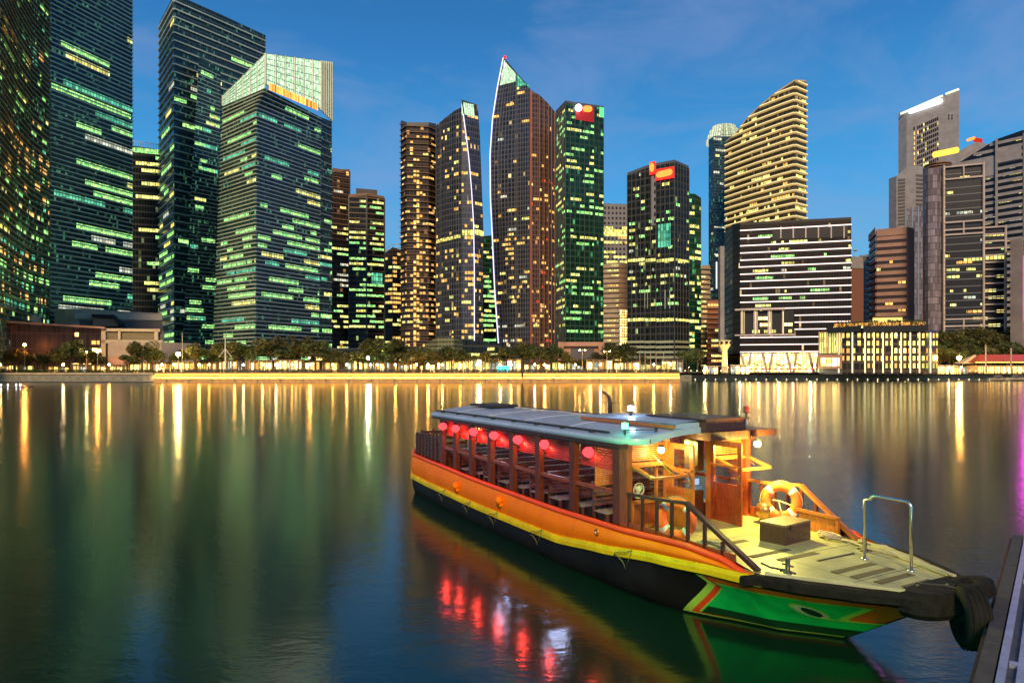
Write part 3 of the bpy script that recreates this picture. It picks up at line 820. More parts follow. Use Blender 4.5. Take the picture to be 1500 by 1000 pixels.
# --- 21 brown banded
t = Tower('office_tower', 'brown stone tower with dark ribbon windows, right of the black hotel block', [(1274,372,347),(1284,352,338),(1328,346,334),(1338,352,333)], mat('brown_glass', (.035,.02,.016), .3, .3), 28)
MBr = mat('brown_granite', (.33,.19,.14), .6, scale=.1)
t.fins(MBr, 3.55, 1.9, .5, z0=14, facets=[0,1], name='stone_bands'); t.patch('end_wall', mat('red_brown_granite', (.27,.10,.06), .7), 2, .0, 1, 334, 520, .2, .3)
t.patch('top_band', MBr, 0, 0,1, 338.5, 349, .3, .4); t.patch('top_band', MBr, 1, 0,1, 334.5, 345, .3, .4)
t.windows(3.55, .05, (1,2), 1.8, 'oy', .4, z0=16, seed=151, facets=[1])
# --- 27 blue grey slab behind
t = Tower('office_tower', 'plain blue grey slab between the brown banded and round grey towers', [(1326,420,306),(1354,424,300)], G9, 24)
t.mullions(M_fin_blue, 4, .8, .5)
# --- 22 tall grey tower
t = Tower('office_tower', 'tall pale grey tower with a slanted white lit roof and white sign', [(1316,640,166),(1328,632,162),(1405,606,131)], M_conc_grey, 40)
r = random.Random(8)
for q in range(11):
    for k in range(12):
        h = None
        y = 186+q*7.4-k*1.3
        if k == 0 and q > 0: h = 'o'
        elif k == 1 and q in (1, 9, 5): h = 'o'
        elif r.random() < .12: h = 'y'
        x0 = .17+k*.038 if k else .135
        t.patch('window', LIT[h] if h else bpy.data.materials['brown_glass'], 1, x0, x0+.028, y, y+4.6, .2, .1) if (h or (q*12+k) % 1 == 0) and q*12+k < 96+40 else None
for q in range(13):
    for x in (.80,.86): t.patch('window', bpy.data.materials['brown_glass'], 1, x, x+.022, 168+q*4.2, 171+q*4.2, .2, .1) if q < 2 else None
o = MB().bar(t.P(1,-.12,wz(165.5,632),.6), t.P(1,.70,wz(142,616),.6), 1.4, 1.4).build('roof_light', E_crown, t.e)
o = MB().bar(t.P(1,.75,wz(140,615),.6), t.P(1,1,wz(131,606),.6), 1.4, 1.4).build('roof_light', E_crown, t.e)
t.pill('lit_sign', E_wht, 1, .04, .70, 165, 148, 7, 1.2)
t = Tower('office_tower', 'lower grey louvred block in front of the tall slant roofed tower', [(1302,560,262),(1313,552,258),(1329,548,244),(1360,552,243)], M_conc_grey, 30)
for q in range(14): t.patch('louvre', M_conc_dark, 1, .15, .8, 262+q*5, 265+q*5, .2, .1)
t.windows(4.2, .5, (1,3), 2.6, 'y', .4, z0=90, z1=125, seed=161, facets=[2])
for q in range(12): t.patch('louvre', M_conc_dark, 2, .4, .9, 256+q*6, 259+q*6, .2, .1)
# --- 24 far tower with red roof
t = Tower('office_tower', 'distant grey tower whose roof glows red, right of the slant roofed tower', [(1404,680,222),(1430,672,208),(1452,680,212)], M_conc_grey, 30)
for i in (1,): t.patch('roof_glow', emis('roof_red_glow', (.9,.05,.02), .7) , i, .35 if i == 0 else .0, 1 if i == 0 else .6, 201, 208 if i else 214, -3, .3)
t.pill('lit_sign', E_redor, 0, .45, .95, 207, 203, 4, 2.5);
# --- 25 big louvred tower
t = Tower('office_tower', 'massive grey tower of horizontal louvres and tall fins filling the right edge', [(1402,470,240),(1460,452,204),(1497,441,191),(1560,455,180)], mat('dark_louvre_glass', (.015,.018,.026), .3, .4), 40)
t.fins(M_conc_grey, 4.3, 2.0, .7, z0=20, name='louvre_bands')
for i, x in ((0,.0),(1,.0),(2,.0)): t.patch('tall_fin', M_conc_grey, i, x, x+.06, (236,204,196)[i], 500, .5, 2.2)
for i in (0,1,2): t.patch('upper_wall', M_conc_grey, i, .04, 1, (240,222,206)[i]-6, (262,236,226)[i], .9, .3)
t.windows(4.3, .30, (1,6), 1.6, 'yoyw', .35, z0=22, seed=171, zoff=2.1, off=.3)
# --- 23 round grey tower
RC = []
for k in range(9):
    a = R(180-k*22.5*.9); RC.append((1369+17.5*math.cos(R(190-k*22.5)) , 330-9*math.sin(R(190-k*22.5)) , 246))
t = Tower('office_tower', 'round grey tiled tower with an orange rooftop sign', [(min(1386.4,max(1351.6,a)), D, y) for a, D, y in RC[1:8]], G9, 14)
for j, s_ in enumerate((1.02,1.02,.94)):
    rg = MB(); ring = [(wx(1370,336)+6.2*s_*math.cos(math.pi*2*q/24), 334+6.2*s_*math.sin(math.pi*2*q/24)) for q in range(24)]
    zb = t.c[0][2]+j*1.3+.2
    for q in range(24):
        a, b = ring[q], ring[(q+1)%24]; rg.face([Vector((*a,zb))-t.o, Vector((*b,zb))-t.o, Vector((*b,zb+.5))-t.o, Vector((*a,zb+.5))-t.o])
    rg.face([Vector((*a,zb+.5))-t.o for a in ring]); rg.build('roof_ring', M_fin_brown, t.e)
sg = MB(); zc = wz(226, 330); a_ = Vector((wx(1363,330), 328, zc-1.0)); b_ = Vector((wx(1398,330), 327, zc+1.2))
sg.tube([a_-t.o, a_+(b_-a_)*.04-t.o, a_+(b_-a_)*.96-t.o, b_-t.o], [.7,1.4,1.4,.7], 10); sg.build('lit_sign', E_yel, t.e)
MB().bar(a_-t.o+Vector((2,1,-3)), a_-t.o+Vector((2,1,6)), .3).build('mast', M_fin_brown, t.e)
lm = MB()
for k in range(34): lm.ball(Vector((wx(1381,322), 321, wz(248+k*7,322)))-t.o, .28, n=6)
lm.build('edge_lamps', emis('edge_amber', (1,.6,.2), 2.5), t.e)
t = Tower('office_tower', 'black glass tower framed by pale beams, joined to the round grey tower', [(1382,322,246),(1440,316,241)], mat('framed_black_glass', (.007,.007,.010), .3, .3), 24)
t.fins(M_fin_dark, 3.3, .5, .2, z0=20)
fr = MB()
for y in (246,264,327,338,345,468,478): fr.bar(t.P(0,0,wz(y,322),.9), t.P(0,1,wz(y,322),.9), .7)
for x in (0,1): fr.bar(t.P(0,x,wz(490,322),.9), t.P(0,x,wz(243,322),.9), .8)
fr.bar(t.P(0,.5,wz(264,322),.9), t.P(0,.5,wz(246,322),.9), .6); fr.bar(t.P(0,.5,wz(345,322),.9), t.P(0,.5,wz(327,322),.9), .6); fr.bar(t.P(0,.5,wz(490,322),.9), t.P(0,.5,wz(468,322),.9), .6)
fr.build('pale_frame', M_frame_pale, t.e)
t.windows(3.3, .16, (1,5), 1.3, 'yyow', .36, z0=24, seed=184)
t.patch('window', LIT['y'], 0, .5, .98, 378, 382, .2, .05)
t = Tower('office_block', 'lower pale framed black block right of the taller framed tower', [(1441,316,334),(1472,313,331)], bpy.data.materials['framed_black_glass'], 24, cat='office block')
fr = MB()
for k in range(15): fr.bar(t.P(0,0,wz(334+k*10.2,316),.9), t.P(0,1,wz(334+k*10.2,316),.9), .65)
fr.bar(t.P(0,1,wz(490,314),.9), t.P(0,1,wz(331,314),.9), .8); fr.build('pale_frame', M_frame_pale, t.e)
t.windows(3.2, .25, (1,5), 1.6, 'yg', .4, z0=24, seed=183); t.patch('window', LIT['y'], 0, .05, .95, 375, 380, .2, .05)
# --- 26 right edge building
t = Tower('office_block', 'plain grey brown block tinted pink at the right edge of the photo', [(1480,300,352),(1498,296,348),(1560,300,340)], mat('grey_brown_wall', (.24,.20,.19), .7, scale=.1), 24, cat='office block')
t.patch('added_lit_panel', E_mag, 1, .04, .95, 375, 470, .3, .2)  # glowing panel added to throw the magenta reflection onto the water
for k in range(4): t.patch('ledge', M_salmon, 1, .0, 1, 352+k*6, 354+k*6, .9, .5)

# --- low buildings on the left
GL = facade('wall_podium', (.10,.055,.035), (.20,.11,.07), 6, 1.6, .12, .12, .2, .35, ((1,.5,.15), .02, .5))
t = Tower('theatre_hall', 'long low brown hall with a flat projecting roof at the left edge', [(-60,252,470),(152,270,483)], GL, 40, 'low buildings along the promenade', 'hall')
o = MB().bar(t.P(0,0,t.c[0][2]+.6,2.2), t.P(0,1.02,t.c[1][2]+.6,2.2), 5, .7).build('flat_roof', M_salmon, t.e)
t.windows(3, .3, (1,3), 1.4, 'oys', .5, z0=5, seed=191, pick=lambda i,tt,z: tt > .78)
t = Tower('podium_building', 'pale boxy podium at the foot of the second tower from the left', [(80,300,452),(110,298,452),(238,308,459)], M_conc, 30, 'low buildings along the promenade', 'building')
t.patch('upper_band', mat('pale_plaster', (.5,.44,.34), .7), 1, .0, 1, 460, 468, .3, .6); t.patch('recess_panel', M_conc_dark, 1, .05, 1.0, 470, 486, .2, .1)
o = MB(); a = t.P(1,.22,wz(464,303),3); b = t.P(1,.46,wz(464,303),3); c = t.P(1,.56,wz(478,303),3)
o.bar(a,b,4,1.2); o.bar(b,c,4,.9); o.build('angular_canopy', M_blackmetal, t.e)
t.patch('canopy_wall', M_salmon, 1, .22, .5, 467, 478, 1.5, 1)
t = Tower('portal_building', 'cream concrete frame building with two wide openings above the trees', [(150,268,482),(240,272,484)], M_conc_dark, 24, 'low buildings along the promenade', 'building')
M_cream = mat('cream_concrete', (.62,.50,.32), .7)
for a,b,y0,y1 in ((0,.07,483,545),(.27,.31,483,500),(.86,.92,483,500),(0,.95,481.5,485.5),(.0,1,498,503)): t.patch('frame', M_cream, 0, a, b, y0, y1, .4, .8)
t.patch('opening', mat('dull_screen', (.2,.16,.08), .5), 0, .08, .27, 486, 498, .2, .1); t.patch('opening', bpy.data.materials['dull_screen'], 0, .31, .86, 486, 498, .2, .1)
t = Tower('garden_wall_building', 'low plain beige wall building behind the round trees on the left', [(158,262,500),(236,266,501),(293,280,503)], M_conc, 16, 'low buildings along the promenade', 'building')
t.patch('ramp_wall', M_salmon, 0, .05, .65, 522, 543, .6, .4)
t = Tower('arcade_building', 'lit cream arcade at the left edge below the curved tower', [(-40,275,452),(30,284,455),(60,288,464)], M_conc, 20, 'low buildings along the promenade', 'building')
for k in range(6): t.patch('window', LIT['s'], 0, .1+k*.15, .2+k*.15, 458, 471, .2, .1)
t = Tower('terraced_house', 'low grey green terraced building left of the smaller sail tower foot', [(622,330,504),(640,322,494),(665,320,494),(678,328,500)], facade('wall_terrace', (.05,.06,.04), (.22,.24,.13), 2.0, 1.6, .5, .2, .1, .5), 20, 'low buildings along the promenade', 'building')
t = Tower('podium_block', 'low dark block with warm windows between the feet of both sail towers', [(676,345,497),(735,350,503)], G3, 20, 'low buildings along the promenade', 'building')
t.windows(3, .8, (2,6), 1.8, 'ysy', .5, z0=5, seed=195)
t = Tower('podium_block', 'low dark block of lit shops under the towers left of centre', [(300,330,505),(480,345,513),(566,350,510)], G3, 20, 'low buildings along the promenade', 'building')
t.windows(3.4, .5, (1,5), 1.8, 'gysw', .5, z0=9, seed=197)
t = Tower('podium_block', 'glass podium with warm lights below the tower with orange balconies', [(560,350,512),(640,352,514)], G4, 20, 'low buildings along the promenade', 'building')
t.windows(3.2, .9, (1,5), 1.8, 'oss', .5, z0=9, seed=198)
# ================================================================ SETTING
# sky
w = bpy.data.worlds.new("World"); scene.world = w; w.use_nodes = True
T = w.node_tree; T.nodes.clear()
def N(t_, **k):
    x = T.nodes.new(t_)
    for a, b in k.items(): setattr(x, a, b)
    return x
sky = N('ShaderNodeTexSky', sky_type='NISHITA'); sky.sun_disc = False
sky.sun_elevation = R(2.0); sky.sun_rotation = R(200); sky.altitude = 0; sky.air_density = 1.0; sky.dust_density = 1.0; sky.ozone_density = 4.0
tc = N('ShaderNodeTexCoord'); sp = N('ShaderNodeSeparateXYZ'); T.links.new(tc.outputs['Generated'], sp.inputs[0])
rp = N('ShaderNodeValToRGB'); e = rp.color_ramp.elements
stops = [(0,(.20,.50,.68)),(.10,(.115,.47,.74)),(.25,(.060,.33,.68)),(.42,(.030,.185,.47)),(.6,(.014,.09,.25)),(1,(.010,.055,.18))]
while len(e) < len(stops): e.new(.5)
for i,(p,c) in enumerate(stops): e[i].position = p; e[i].color = (*c,1)
T.links.new(sp.outputs[2], rp.inputs[0])
mp = N('ShaderNodeMapping'); mp.inputs['Scale'].default_value = (1.6,1.6,4.5); T.links.new(tc.outputs['Generated'], mp.inputs[0])
nz = N('ShaderNodeTexNoise'); nz.inputs['Scale'].default_value = 2.2; nz.inputs['Detail'].default_value = 7; nz.inputs['Roughness'].default_value = .58; nz.inputs['Distortion'].default_value = .5
T.links.new(mp.outputs[0], nz.inputs[0])
cr = N('ShaderNodeValToRGB'); cr.color_ramp.elements[0].position = .44; cr.color_ramp.elements[1].position = .74
T.links.new(nz.outputs[0], cr.inputs[0])
mx = N('ShaderNodeMix', data_type='RGBA'); mx.inputs[7].default_value = (.24,.32,.56,1)
m2 = N('ShaderNodeMath', operation='MULTIPLY'); m2.inputs[1].default_value = .55; T.links.new(cr.outputs[0], m2.inputs[0])
T.links.new(m2.outputs[0], mx.inputs[0]); T.links.new(rp.outputs[0], mx.inputs[6])
ms = N('ShaderNodeMix', data_type='RGBA', blend_type='ADD'); ms.inputs[0].default_value = .05
T.links.new(mx.outputs[2], ms.inputs[6]); T.links.new(sky.outputs[0], ms.inputs[7])
bg = N('ShaderNodeBackground'); bg.inputs[1].default_value = .92; T.links.new(ms.outputs[2], bg.inputs[0])
wo = N('ShaderNodeOutputWorld'); T.links.new(bg.outputs[0], wo.inputs[0])
# faint afterglow from behind the camera
sl = bpy.data.lights.new('sun', 'SUN'); sl.energy = 2.9; sl.angle = R(12); sl.color = (1,.70,.40)
so = bpy.data.objects.new('sun', sl); COL.objects.link(so)
so.rotation_euler = Vector((-.13,-1,.62)).to_track_quat('Z','Y').to_euler()

# water
t = NT('harbour_water'); tc = t.n('ShaderNodeTexCoord').outputs['Object']
mp = t.n('ShaderNodeMapping'); mp.inputs['Scale'].default_value = (1.15,1.9,1); t.l(tc, mp.inputs[0])
n1 = t.noise(1.1, 3, mp.outputs[0], .6); n2 = t.noise(6.5, 2, mp.outputs[0], .5)
bn = t.n('ShaderNodeBump'); bn.inputs['Strength'].default_value = .55; bn.inputs['Distance'].default_value = .014
t.l(t.math('MULTIPLY_ADD', n2, .25, n1), bn.inputs['Height'])
big = t.noise(.05, 3, tc)
pt = t.noise(.22, 4, mp.outputs[0]); t.l(t.math('MULTIPLY_ADD', pt, 1.6, -.30), bn.inputs['Strength'])
p = t.principled((.003,.020,.011), t.math('MULTIPLY_ADD', big, .04, .122)); p.inputs['IOR'].default_value = 1.5
p.inputs['Specular IOR Level'].default_value = .55
t.l(bn.outputs[0], p.inputs['Normal'])
MW = t.m
wt = MB(); wt.face([(-3000,-60,0),(3000,-60,0),(3000,900,0),(-3000,900,0)]); tag(wt.build('water', MW), kind='structure')
# land
LAND = [(-900,228),(wx(995,229),228.5),(wx(998,262),262),(wx(1003,276),276),(900,279)]
ld = MB(); ld.face([(x,y+.6,3.15) for x,y in LAND[:2]]+[(wx(997,262),270,3.15),(900,280,3.15),(6000,280,3.15),(6000,6000,3.15),(-6000,6000,3.15),(-6000,228.6,3.15)])
tag(ld.build('ground', mat('paving_warm', (.24,.18,.11), .8, scale=.3)), kind='structure')
bed = MB(); bed.face([(-6000,-6000,-5),(6000,-6000,-5),(6000,6000,-5),(-6000,6000,-5)]); tag(bed.build('seabed', mat('seabed_mud', (.03,.04,.03), .9)), kind='structure')

M_quay = mat('quay_concrete', (.24,.23,.17), .85, scale=.8, var=.3, bump=.03)
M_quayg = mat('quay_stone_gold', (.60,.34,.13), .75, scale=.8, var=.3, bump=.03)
E_gold = [emis('gold_led_strip_%s' % n_, (1.0,g_,.07), s_) for n_, g_, s_ in (('a',.52,2.6),('b',.50,2.0),('c',.55,3.1))]
q = empty('quay_wall', (wx(0,229),229,0), 'plain grey concrete quay wall at the left, dull and unlit', 'quay wall')
def rel(o, p): return Vector(p)-o.location
mb = MB(); mb.box((-330-q.location.x,-.6,-4), (wx(228,229)-q.location.x,.8,2.6)); mb.build('wall', M_quay, q)
mb = MB(); mb.box((-330-q.location.x,-.9,2.62), (wx(226,229)-q.location.x,.9,3.3)); mb.build('coping', mat('coping_pale', (.45,.36,.22), .7, scale=.6), q)
mb = MB(); mb.box((-330-q.location.x,-1.1,-.1), (wx(226,229)-q.location.x,-.62,.35)); mb.build('tide_ledge', mat('ledge_wet', (.05,.05,.035), .4), q)
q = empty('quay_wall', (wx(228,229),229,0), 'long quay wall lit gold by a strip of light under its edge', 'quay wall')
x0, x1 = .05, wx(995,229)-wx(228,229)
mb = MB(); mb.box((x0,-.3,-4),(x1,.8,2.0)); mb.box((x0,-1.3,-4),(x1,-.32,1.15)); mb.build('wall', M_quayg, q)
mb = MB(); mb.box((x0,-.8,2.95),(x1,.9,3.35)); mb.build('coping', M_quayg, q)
nseg = 34
for k in range(23): MB().box((x0+4+k*7.6,-1.42,.1),(x0+4.5+k*7.6,-1.3,1.1)).build('pilaster', M_quay, q)
MB().box((wx(765,229)-q.location.x-.3,-1.70,1.4),(wx(765,229)-q.location.x+.3,-1.62,3.4)).build('access_ladder', M_blackmetal, q)
for k in range(nseg):
    a = x0+(x1-x0)*k/nseg; b = x0+(x1-x0)*(k+1)/nseg-.12
    mb = MB(); mb.box((a,-.6,2.28),(b,-.1,2.9)); mb.build('light_strip', E_gold[(k*7+k*k) % 3], q)
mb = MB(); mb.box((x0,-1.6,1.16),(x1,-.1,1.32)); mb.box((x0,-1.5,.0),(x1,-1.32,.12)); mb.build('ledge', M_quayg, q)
# washing light that the strip throws on the lower wall
for k in range(9):
    l = bpy.data.lights.new('strip_glow', 'AREA'); l.shape = 'RECTANGLE'; l.size = (x1-x0)/9; l.size_y = .4; l.energy = 4500; l.color = (1,.55,.12)
    o = bpy.data.objects.new('strip_glow', l); COL.objects.link(o); o.location = (q.location.x+(x1-x0)*(k+.5)/9, 229-1.45, 2.5); o.rotation_euler = (R(12),0,0)
q = empty('quay_wall', (wx(1000,276),276,0), 'low dark quay on the right with rows of tiny lamps on its railing', 'quay wall')
mb = MB(); mb.box((0,.3,-4),(260,2,2.3)); mb.box((-12,-13,-4),(.2,2,2.3)); mb.build('wall', M_quay, q)
mb = MB(); mb.box((-12,0,2.31),(260,5,2.5)); mb.build('deck', M_conc_dark, q)
mb = MB()
for k in range(180): mb.box((k*1.4,.2,2.5),(k*1.4+.12,.32,3.6))
mb.box((0,.2,3.6),(252,.36,3.72)); mb.box((0,.22,3.0),(252,.3,3.06)); mb.build('railing', M_blackmetal, q)
E_dot = emis('dot_lamp', (1,.85,.5), 5)
for k in range(58):
    m_ = MB(); m_.ball((k*2.4+ 1, .1, 3.95), .17, n=6); m_.build('rail_lamp', E_dot, q)
for k in range(34):
    m_ = MB(); m_.ball((k*4.1+ 1, .0, .45), .15, n=6); m_.build('water_lamp', E_dot, q)
# promenade balustrade on the gold quay
fe = empty('promenade_fence', (0,230.2,3.3), 'dark post and rail fence along the top of the gold lit quay', 'fence')
mb = MB()
for k in range(150):
    x = wx(236,230)+k*1.15
    mb.box((x,0,0),(x+.14,.14,1.1))
mb.build('posts', M_conc_dark, fe); fe.children[0]['kind'] = 'stuff'
mb = MB(); mb.box((wx(236,230),0,1.1),(wx(990,230),.14,1.24)); mb.box((wx(236,230),.03,.6),(wx(990,230),.1,.68)); mb.build('rail', M_conc_dark, fe)
# planting strip
hd = MB(); r = random.Random(3)
for k in range(9000):
    x = r.uniform(wx(-20,240), wx(990,240)); y = r.uniform(233,236); z = 3.2+r.random()*1.1
    a = Vector((r.uniform(-1,1),r.uniform(-1,1),r.uniform(-1,1))).normalized()*.28; b = Vector((r.uniform(-1,1),r.uniform(-1,1),r.uniform(-1,1))).normalized()*.28
    p = Vector((x,y,z)); hd.face([p-a,p-b,p+a,p+b])
tag(hd.build('hedge_planting', mat('leaf_hedge', (.07,.085,.02), .7, scale=.4)), kind='stuff', label='low hedge along the promenade', cat='hedge')

# lit kiosks and shopfronts
r = random.Random(12)
M_kiosk = mat('kiosk_frame', (.28,.19,.10), .6, scale=.5)
KX = []
px = -20
desc = ['with a flat brown roof','with an overhanging canopy','with tall bright openings','with low dim openings','with closely spaced posts','with a broad bright front']
k = 0
NUMS = ['first','second','third','fourth','fifth','sixth','seventh','eighth','ninth','tenth','eleventh','twelfth','thirteenth','fourteenth','fifteenth','sixteenth','seventeenth','eighteenth','nineteenth','twentieth','twenty first','twenty second','twenty third','twenty fourth','twenty fifth','twenty sixth','twenty seventh','twenty eighth','twenty ninth','thirtieth','thirty first','thirty second','thirty third','thirty fourth']
while px < 1000:
    wpx = r.choice((22,30,38,46)); D = r.uniform(250,262); k += 1
    xa, xb = wx(px, D), wx(px+wpx, D); h = r.uniform(3.0,5.0)
    if px < 170: h = r.uniform(2.6,3.4)
    e_ = empty('shop_pavilion', ((xa+xb)/2, D, 3.2), '%s lit promenade shopfront from the left, %s' % (NUMS[k-1], desc[k % 6]), 'kiosk', 'small lit shopfronts along the promenade')
    L = (xb-xa)/2
    mb = MB(); mb.box((-L,.0,0),(L,3,h)); mb.build('wall', M_kiosk, e_)
    mb = MB(); mb.box((-L-.3,-1.2,h),(L+.3,3.2,h+.25)); mb.build('roof', M_conc_dark, e_)
    n = max(2, int(2*L/r.uniform(1.0,2.2)))
    for j in range(n):
        a, b = -L+2*L*(j+.12)/n, -L+2*L*(j+.88)/n
        if r.random() < .93:
            m_ = MB(); za = .15 if r.random() < .7 else .9; zb = h-.3-r.random()*.6
            m_.face([(a,-.05,za),(b,-.05,za),(b,-.05,zb),(a,-.05,zb)], [(a+k*7,za),(b+k*7,za),(b+k*7,zb),(a+k*7,zb)])
            m_.build('window', LIT[r.choice('sssywo')], e_)
    m_ = MB()
    for j in range(n+1): x = -L+2*L*j/n; m_.box((x-.08,-1.1,0),(x+.08,-.94,h))
    m_.build('posts', M_glow, e_)
    px += wpx + r.choice((1,2,5))

# trees --------------------------------------------------------------
def leafmat(name, c):
    t = NT(name); g = t.n('ShaderNodeNewGeometry'); oi = t.n('ShaderNodeObjectInfo')
    tc = t.n('ShaderNodeTexCoord').outputs['Object']
    a = t.noise(.45, 3, tc)
    col = t.ramp(a, [(.3, tuple(x*.55 for x in c)), (.7, tuple(x*1.6 for x in c))])
    hs = t.n('ShaderNodeHueSaturation'); t.l(t.math('MULTIPLY_ADD', oi.outputs['Random'], .8, .6), hs.inputs['Value']); t.l(col, hs.inputs['Color'])
    p = t.principled(hs.outputs[0], .6); p.inputs['Transmission Weight'].default_value = 0
    p.inputs['Subsurface Weight'].default_value = 0
    return t.m
ML = leafmat('leaf_dark', (.085,.11,.028)); ML2 = leafmat('leaf_olive', (.12,.115,.03)); MT = mat('bark', (.10,.07,.045), .8, scale=2)
def crown_mesh(seed, rx, ry, rz, n, ls, nb=9):
    r = random.Random(seed); mb = MB()
    blobs = []
    for k in range(nb):
        a = r.uniform(0, 6.28); q = r.uniform(.15,.75)
        blobs.append((Vector((rx*q*math.cos(a), ry*q*math.sin(a), rz*r.uniform(-.35,.55))), r.uniform(.3,.52)))
    for k in range(n):
        c, s_ = r.choice(blobs)
        d = Vector((r.gauss(0,1),r.gauss(0,1),r.gauss(0,1))).normalized()*(r.random()**.4)
        p = c+Vector((d.x*rx*s_, d.y*ry*s_, d.z*rz*s_*1.1))
        a = Vector((r.uniform(-1,1),r.uniform(-1,1),r.uniform(-.6,.6))).normalized()*ls*r.uniform(.6,1.3)
        b = a.cross(Vector((r.uniform(-1,1),r.uniform(-1,1),1))).normalized()*ls*.6*r.uniform(.6,1.2)
        mb.face([p-a,p-b,p+a,p+b])
    return mb
PROT = []
for v in range(5):
    e_ = empty('tree', (0,0,0), 'x', 'tree', 'trees along the promenade')
    hh = (7.5,8.2,7.0,9.0,8.0)[v]
    tb = MB(); r = random.Random(v)
    tb.tube([(0,0,0),(.1,0,hh*.25),(0,.1,hh*.5),(.1,0,hh*.8)], [.3,.24,.18,.06], 7)
    for k in range(6):
        a = k*1.1+v; z = hh*(.28+.06*k)
        tb.tube([(0,0,z),(1.2*math.cos(a),1.2*math.sin(a),z+.9),(2.4*math.cos(a),2.4*math.sin(a),z+1.5)], [.13,.09,.04], 5)
    tb.build('trunk', MT, e_)
    c_ = crown_mesh(v+10, (4.6,5.4,4.2,3.8,5.0)[v], 4.0, (3.0,3.1,2.6,3.6,2.8)[v], 2300, .34)
    c_.build('crown', ML if v % 2 == 0 else ML2, e_, loc=(0,0,hh*.68))
    PROT.append(e_)
TX = [(-8,252,1.0),(22,250,1.05),(58,250,.85),(88,248,.8),(104,250,1.05),(128,252,1.0),(150,262,.8),(190,244,.8),(208,246,1.25),(224,248,.95),(262,254,.8),(283,252,1.0),(305,256,1.15),(330,254,1.05),
 (352,258,1.1),(374,256,.95),(396,256,1.15),(418,252,1.1),(440,256,1.15),(462,254,1.05),(484,258,1.15),(505,254,1.0),(524,256,.95),(545,258,1.1),(565,252,1.0),(582,254,1.15),(600,252,1.05),(620,256,1.1),(640,252,.9),(662,254,1.05),(684,258,.95),
 (722,256,.95),(742,252,1.0),(764,256,1.1),(786,252,1.05),(808,256,1.0),(830,254,.85),(856,258,.8),(880,256,.9),(900,254,1.0),(914,250,1.05),(930,260,.7),(1008,272,1.1),(1022,282,.8)]
r = random.Random(77); used = set()
sz = lambda s_: 'small' if s_ < .9 else ('large' if s_ > 1.08 else 'middling')
def landmark(px):
    for a, b, s_ in ((-50,60,'before the long low hall'),(60,140,'before the right part of the long low hall'),(140,180,'before the cream portal building'),(180,300,'before the beige wall building'),(300,380,'below the left face of the crowned tower'),
        (380,484,'below the right face of the crowned tower'),(484,566,'below the dark lattice towers'),(566,636,'below the tower with orange balconies'),(636,712,'below the smaller sail tower'),(712,820,'below the pointed sail tower'),
        (820,890,'before the salmon portal building'),(890,990,'below the balconied block and red signed tower'),(990,1100,'left of the lookout column')):
        if a <= px < b: return s_
    return 'on the promenade'
cnt = {}
for i, (px, D, s_) in enumerate(TX):
    p_ = PROT[i % 5]
    o = p_ if i < 5 else copy_tree(p_)
    o.location = (wx(px, D), D, 3.15); s_ *= 1.2; o.scale = (s_*r.uniform(.9,1.2), s_, s_*r.uniform(.80,1.22)); o.rotation_euler.z = r.random()*6
    lm = landmark(px); cnt[lm] = cnt.get(lm, 0)+1
    o['label'] = '%s round tree from the left %s' % (NUMS[cnt[lm]-1], lm)
# wooded rise on the right
hill = MB()
hill.grid(lambda u,v: Vector((wx(1372,300)+u*90, 296+v*60, 3.1+ (math.sin(min(1,v*1.6)*math.pi/2)*9)*(min(1,u*4+.3)))), 16, 8)
tag(hill.build('hill', mat('hill_grass', (.05,.06,.02), .9, scale=.3)), kind='structure')
for i in range(34):
    row = i // 12; j = i % 12
    px = 1376+j*11.5+r.uniform(-4,4)+row*3; D = (291,300,312)[row if row < 3 else 2]
    o = copy_tree(PROT[i % 5]); s_ = r.uniform(1.1,1.5)
    o.location = (wx(px,D), D, 3.1+(0,4.5,8)[row if row < 3 else 2]); o.scale = (s_,s_,s_*1.05); o.rotation_euler.z = r.random()*6
    o['group'] = 'trees on the wooded rise at the right'
    o['label'] = '%s tree from the left in the %s row on the wooded rise' % (NUMS[j], ('front','middle','back')[min(row,2)])
# street lamps --------------------------------------------------------
M_pole = mat('lamp_pole_metal', (.45,.38,.28), .5, .4)
LMP = [(36,505,246,'o',1.0,'orange street lamp glowing above the trees left of the long hall'),(143,515,244,'o',.9,'orange street lamp at the corner of the cream portal building'),
 (261,518.5,240,'y',1.5,'brightest yellow street lamp on the left, between the round tree and the crowned tower'),(539,524,244,'g',1.1,'greenish yellow street lamp below the dark lattice towers'),
 (702,530,240,'a',1.5,'bright amber lamp at the foot of the smaller sail tower'),(1405,524,270,'a',1.9,'very bright amber lamp left of the red roofed pavilion'),
 (1187,543,272,'g',.8,'white green lamp under the slanted columns'),(453,524,246,'o',.5,'faint orange lamp in the trees right of the crowned tower'),(1032,543,270,'g',.6,'pale lamp left of the lookout column'),(2,512,250,'y',.5,'small pale lamp cut by the left edge'),
 (127,515,246,'y',.5,'small pale lamp just left of the portal building'),(1084,541,272,'g',.5,'pale green lamp right of the lookout column'),(1140,542,272,'y',.6,'yellow lamp under the black hotel block'),(1111,541,272,'y',.5,'yellow lamp among the red umbrellas')]
HUE = {'o':(1,.36,.06),'y':(1,.78,.25),'g':(.85,1,.5),'a':(1,.50,.10)}
EM = {k: emis('lamp_'+k, c, 420, 'AUTO') for k, c in HUE.items()}
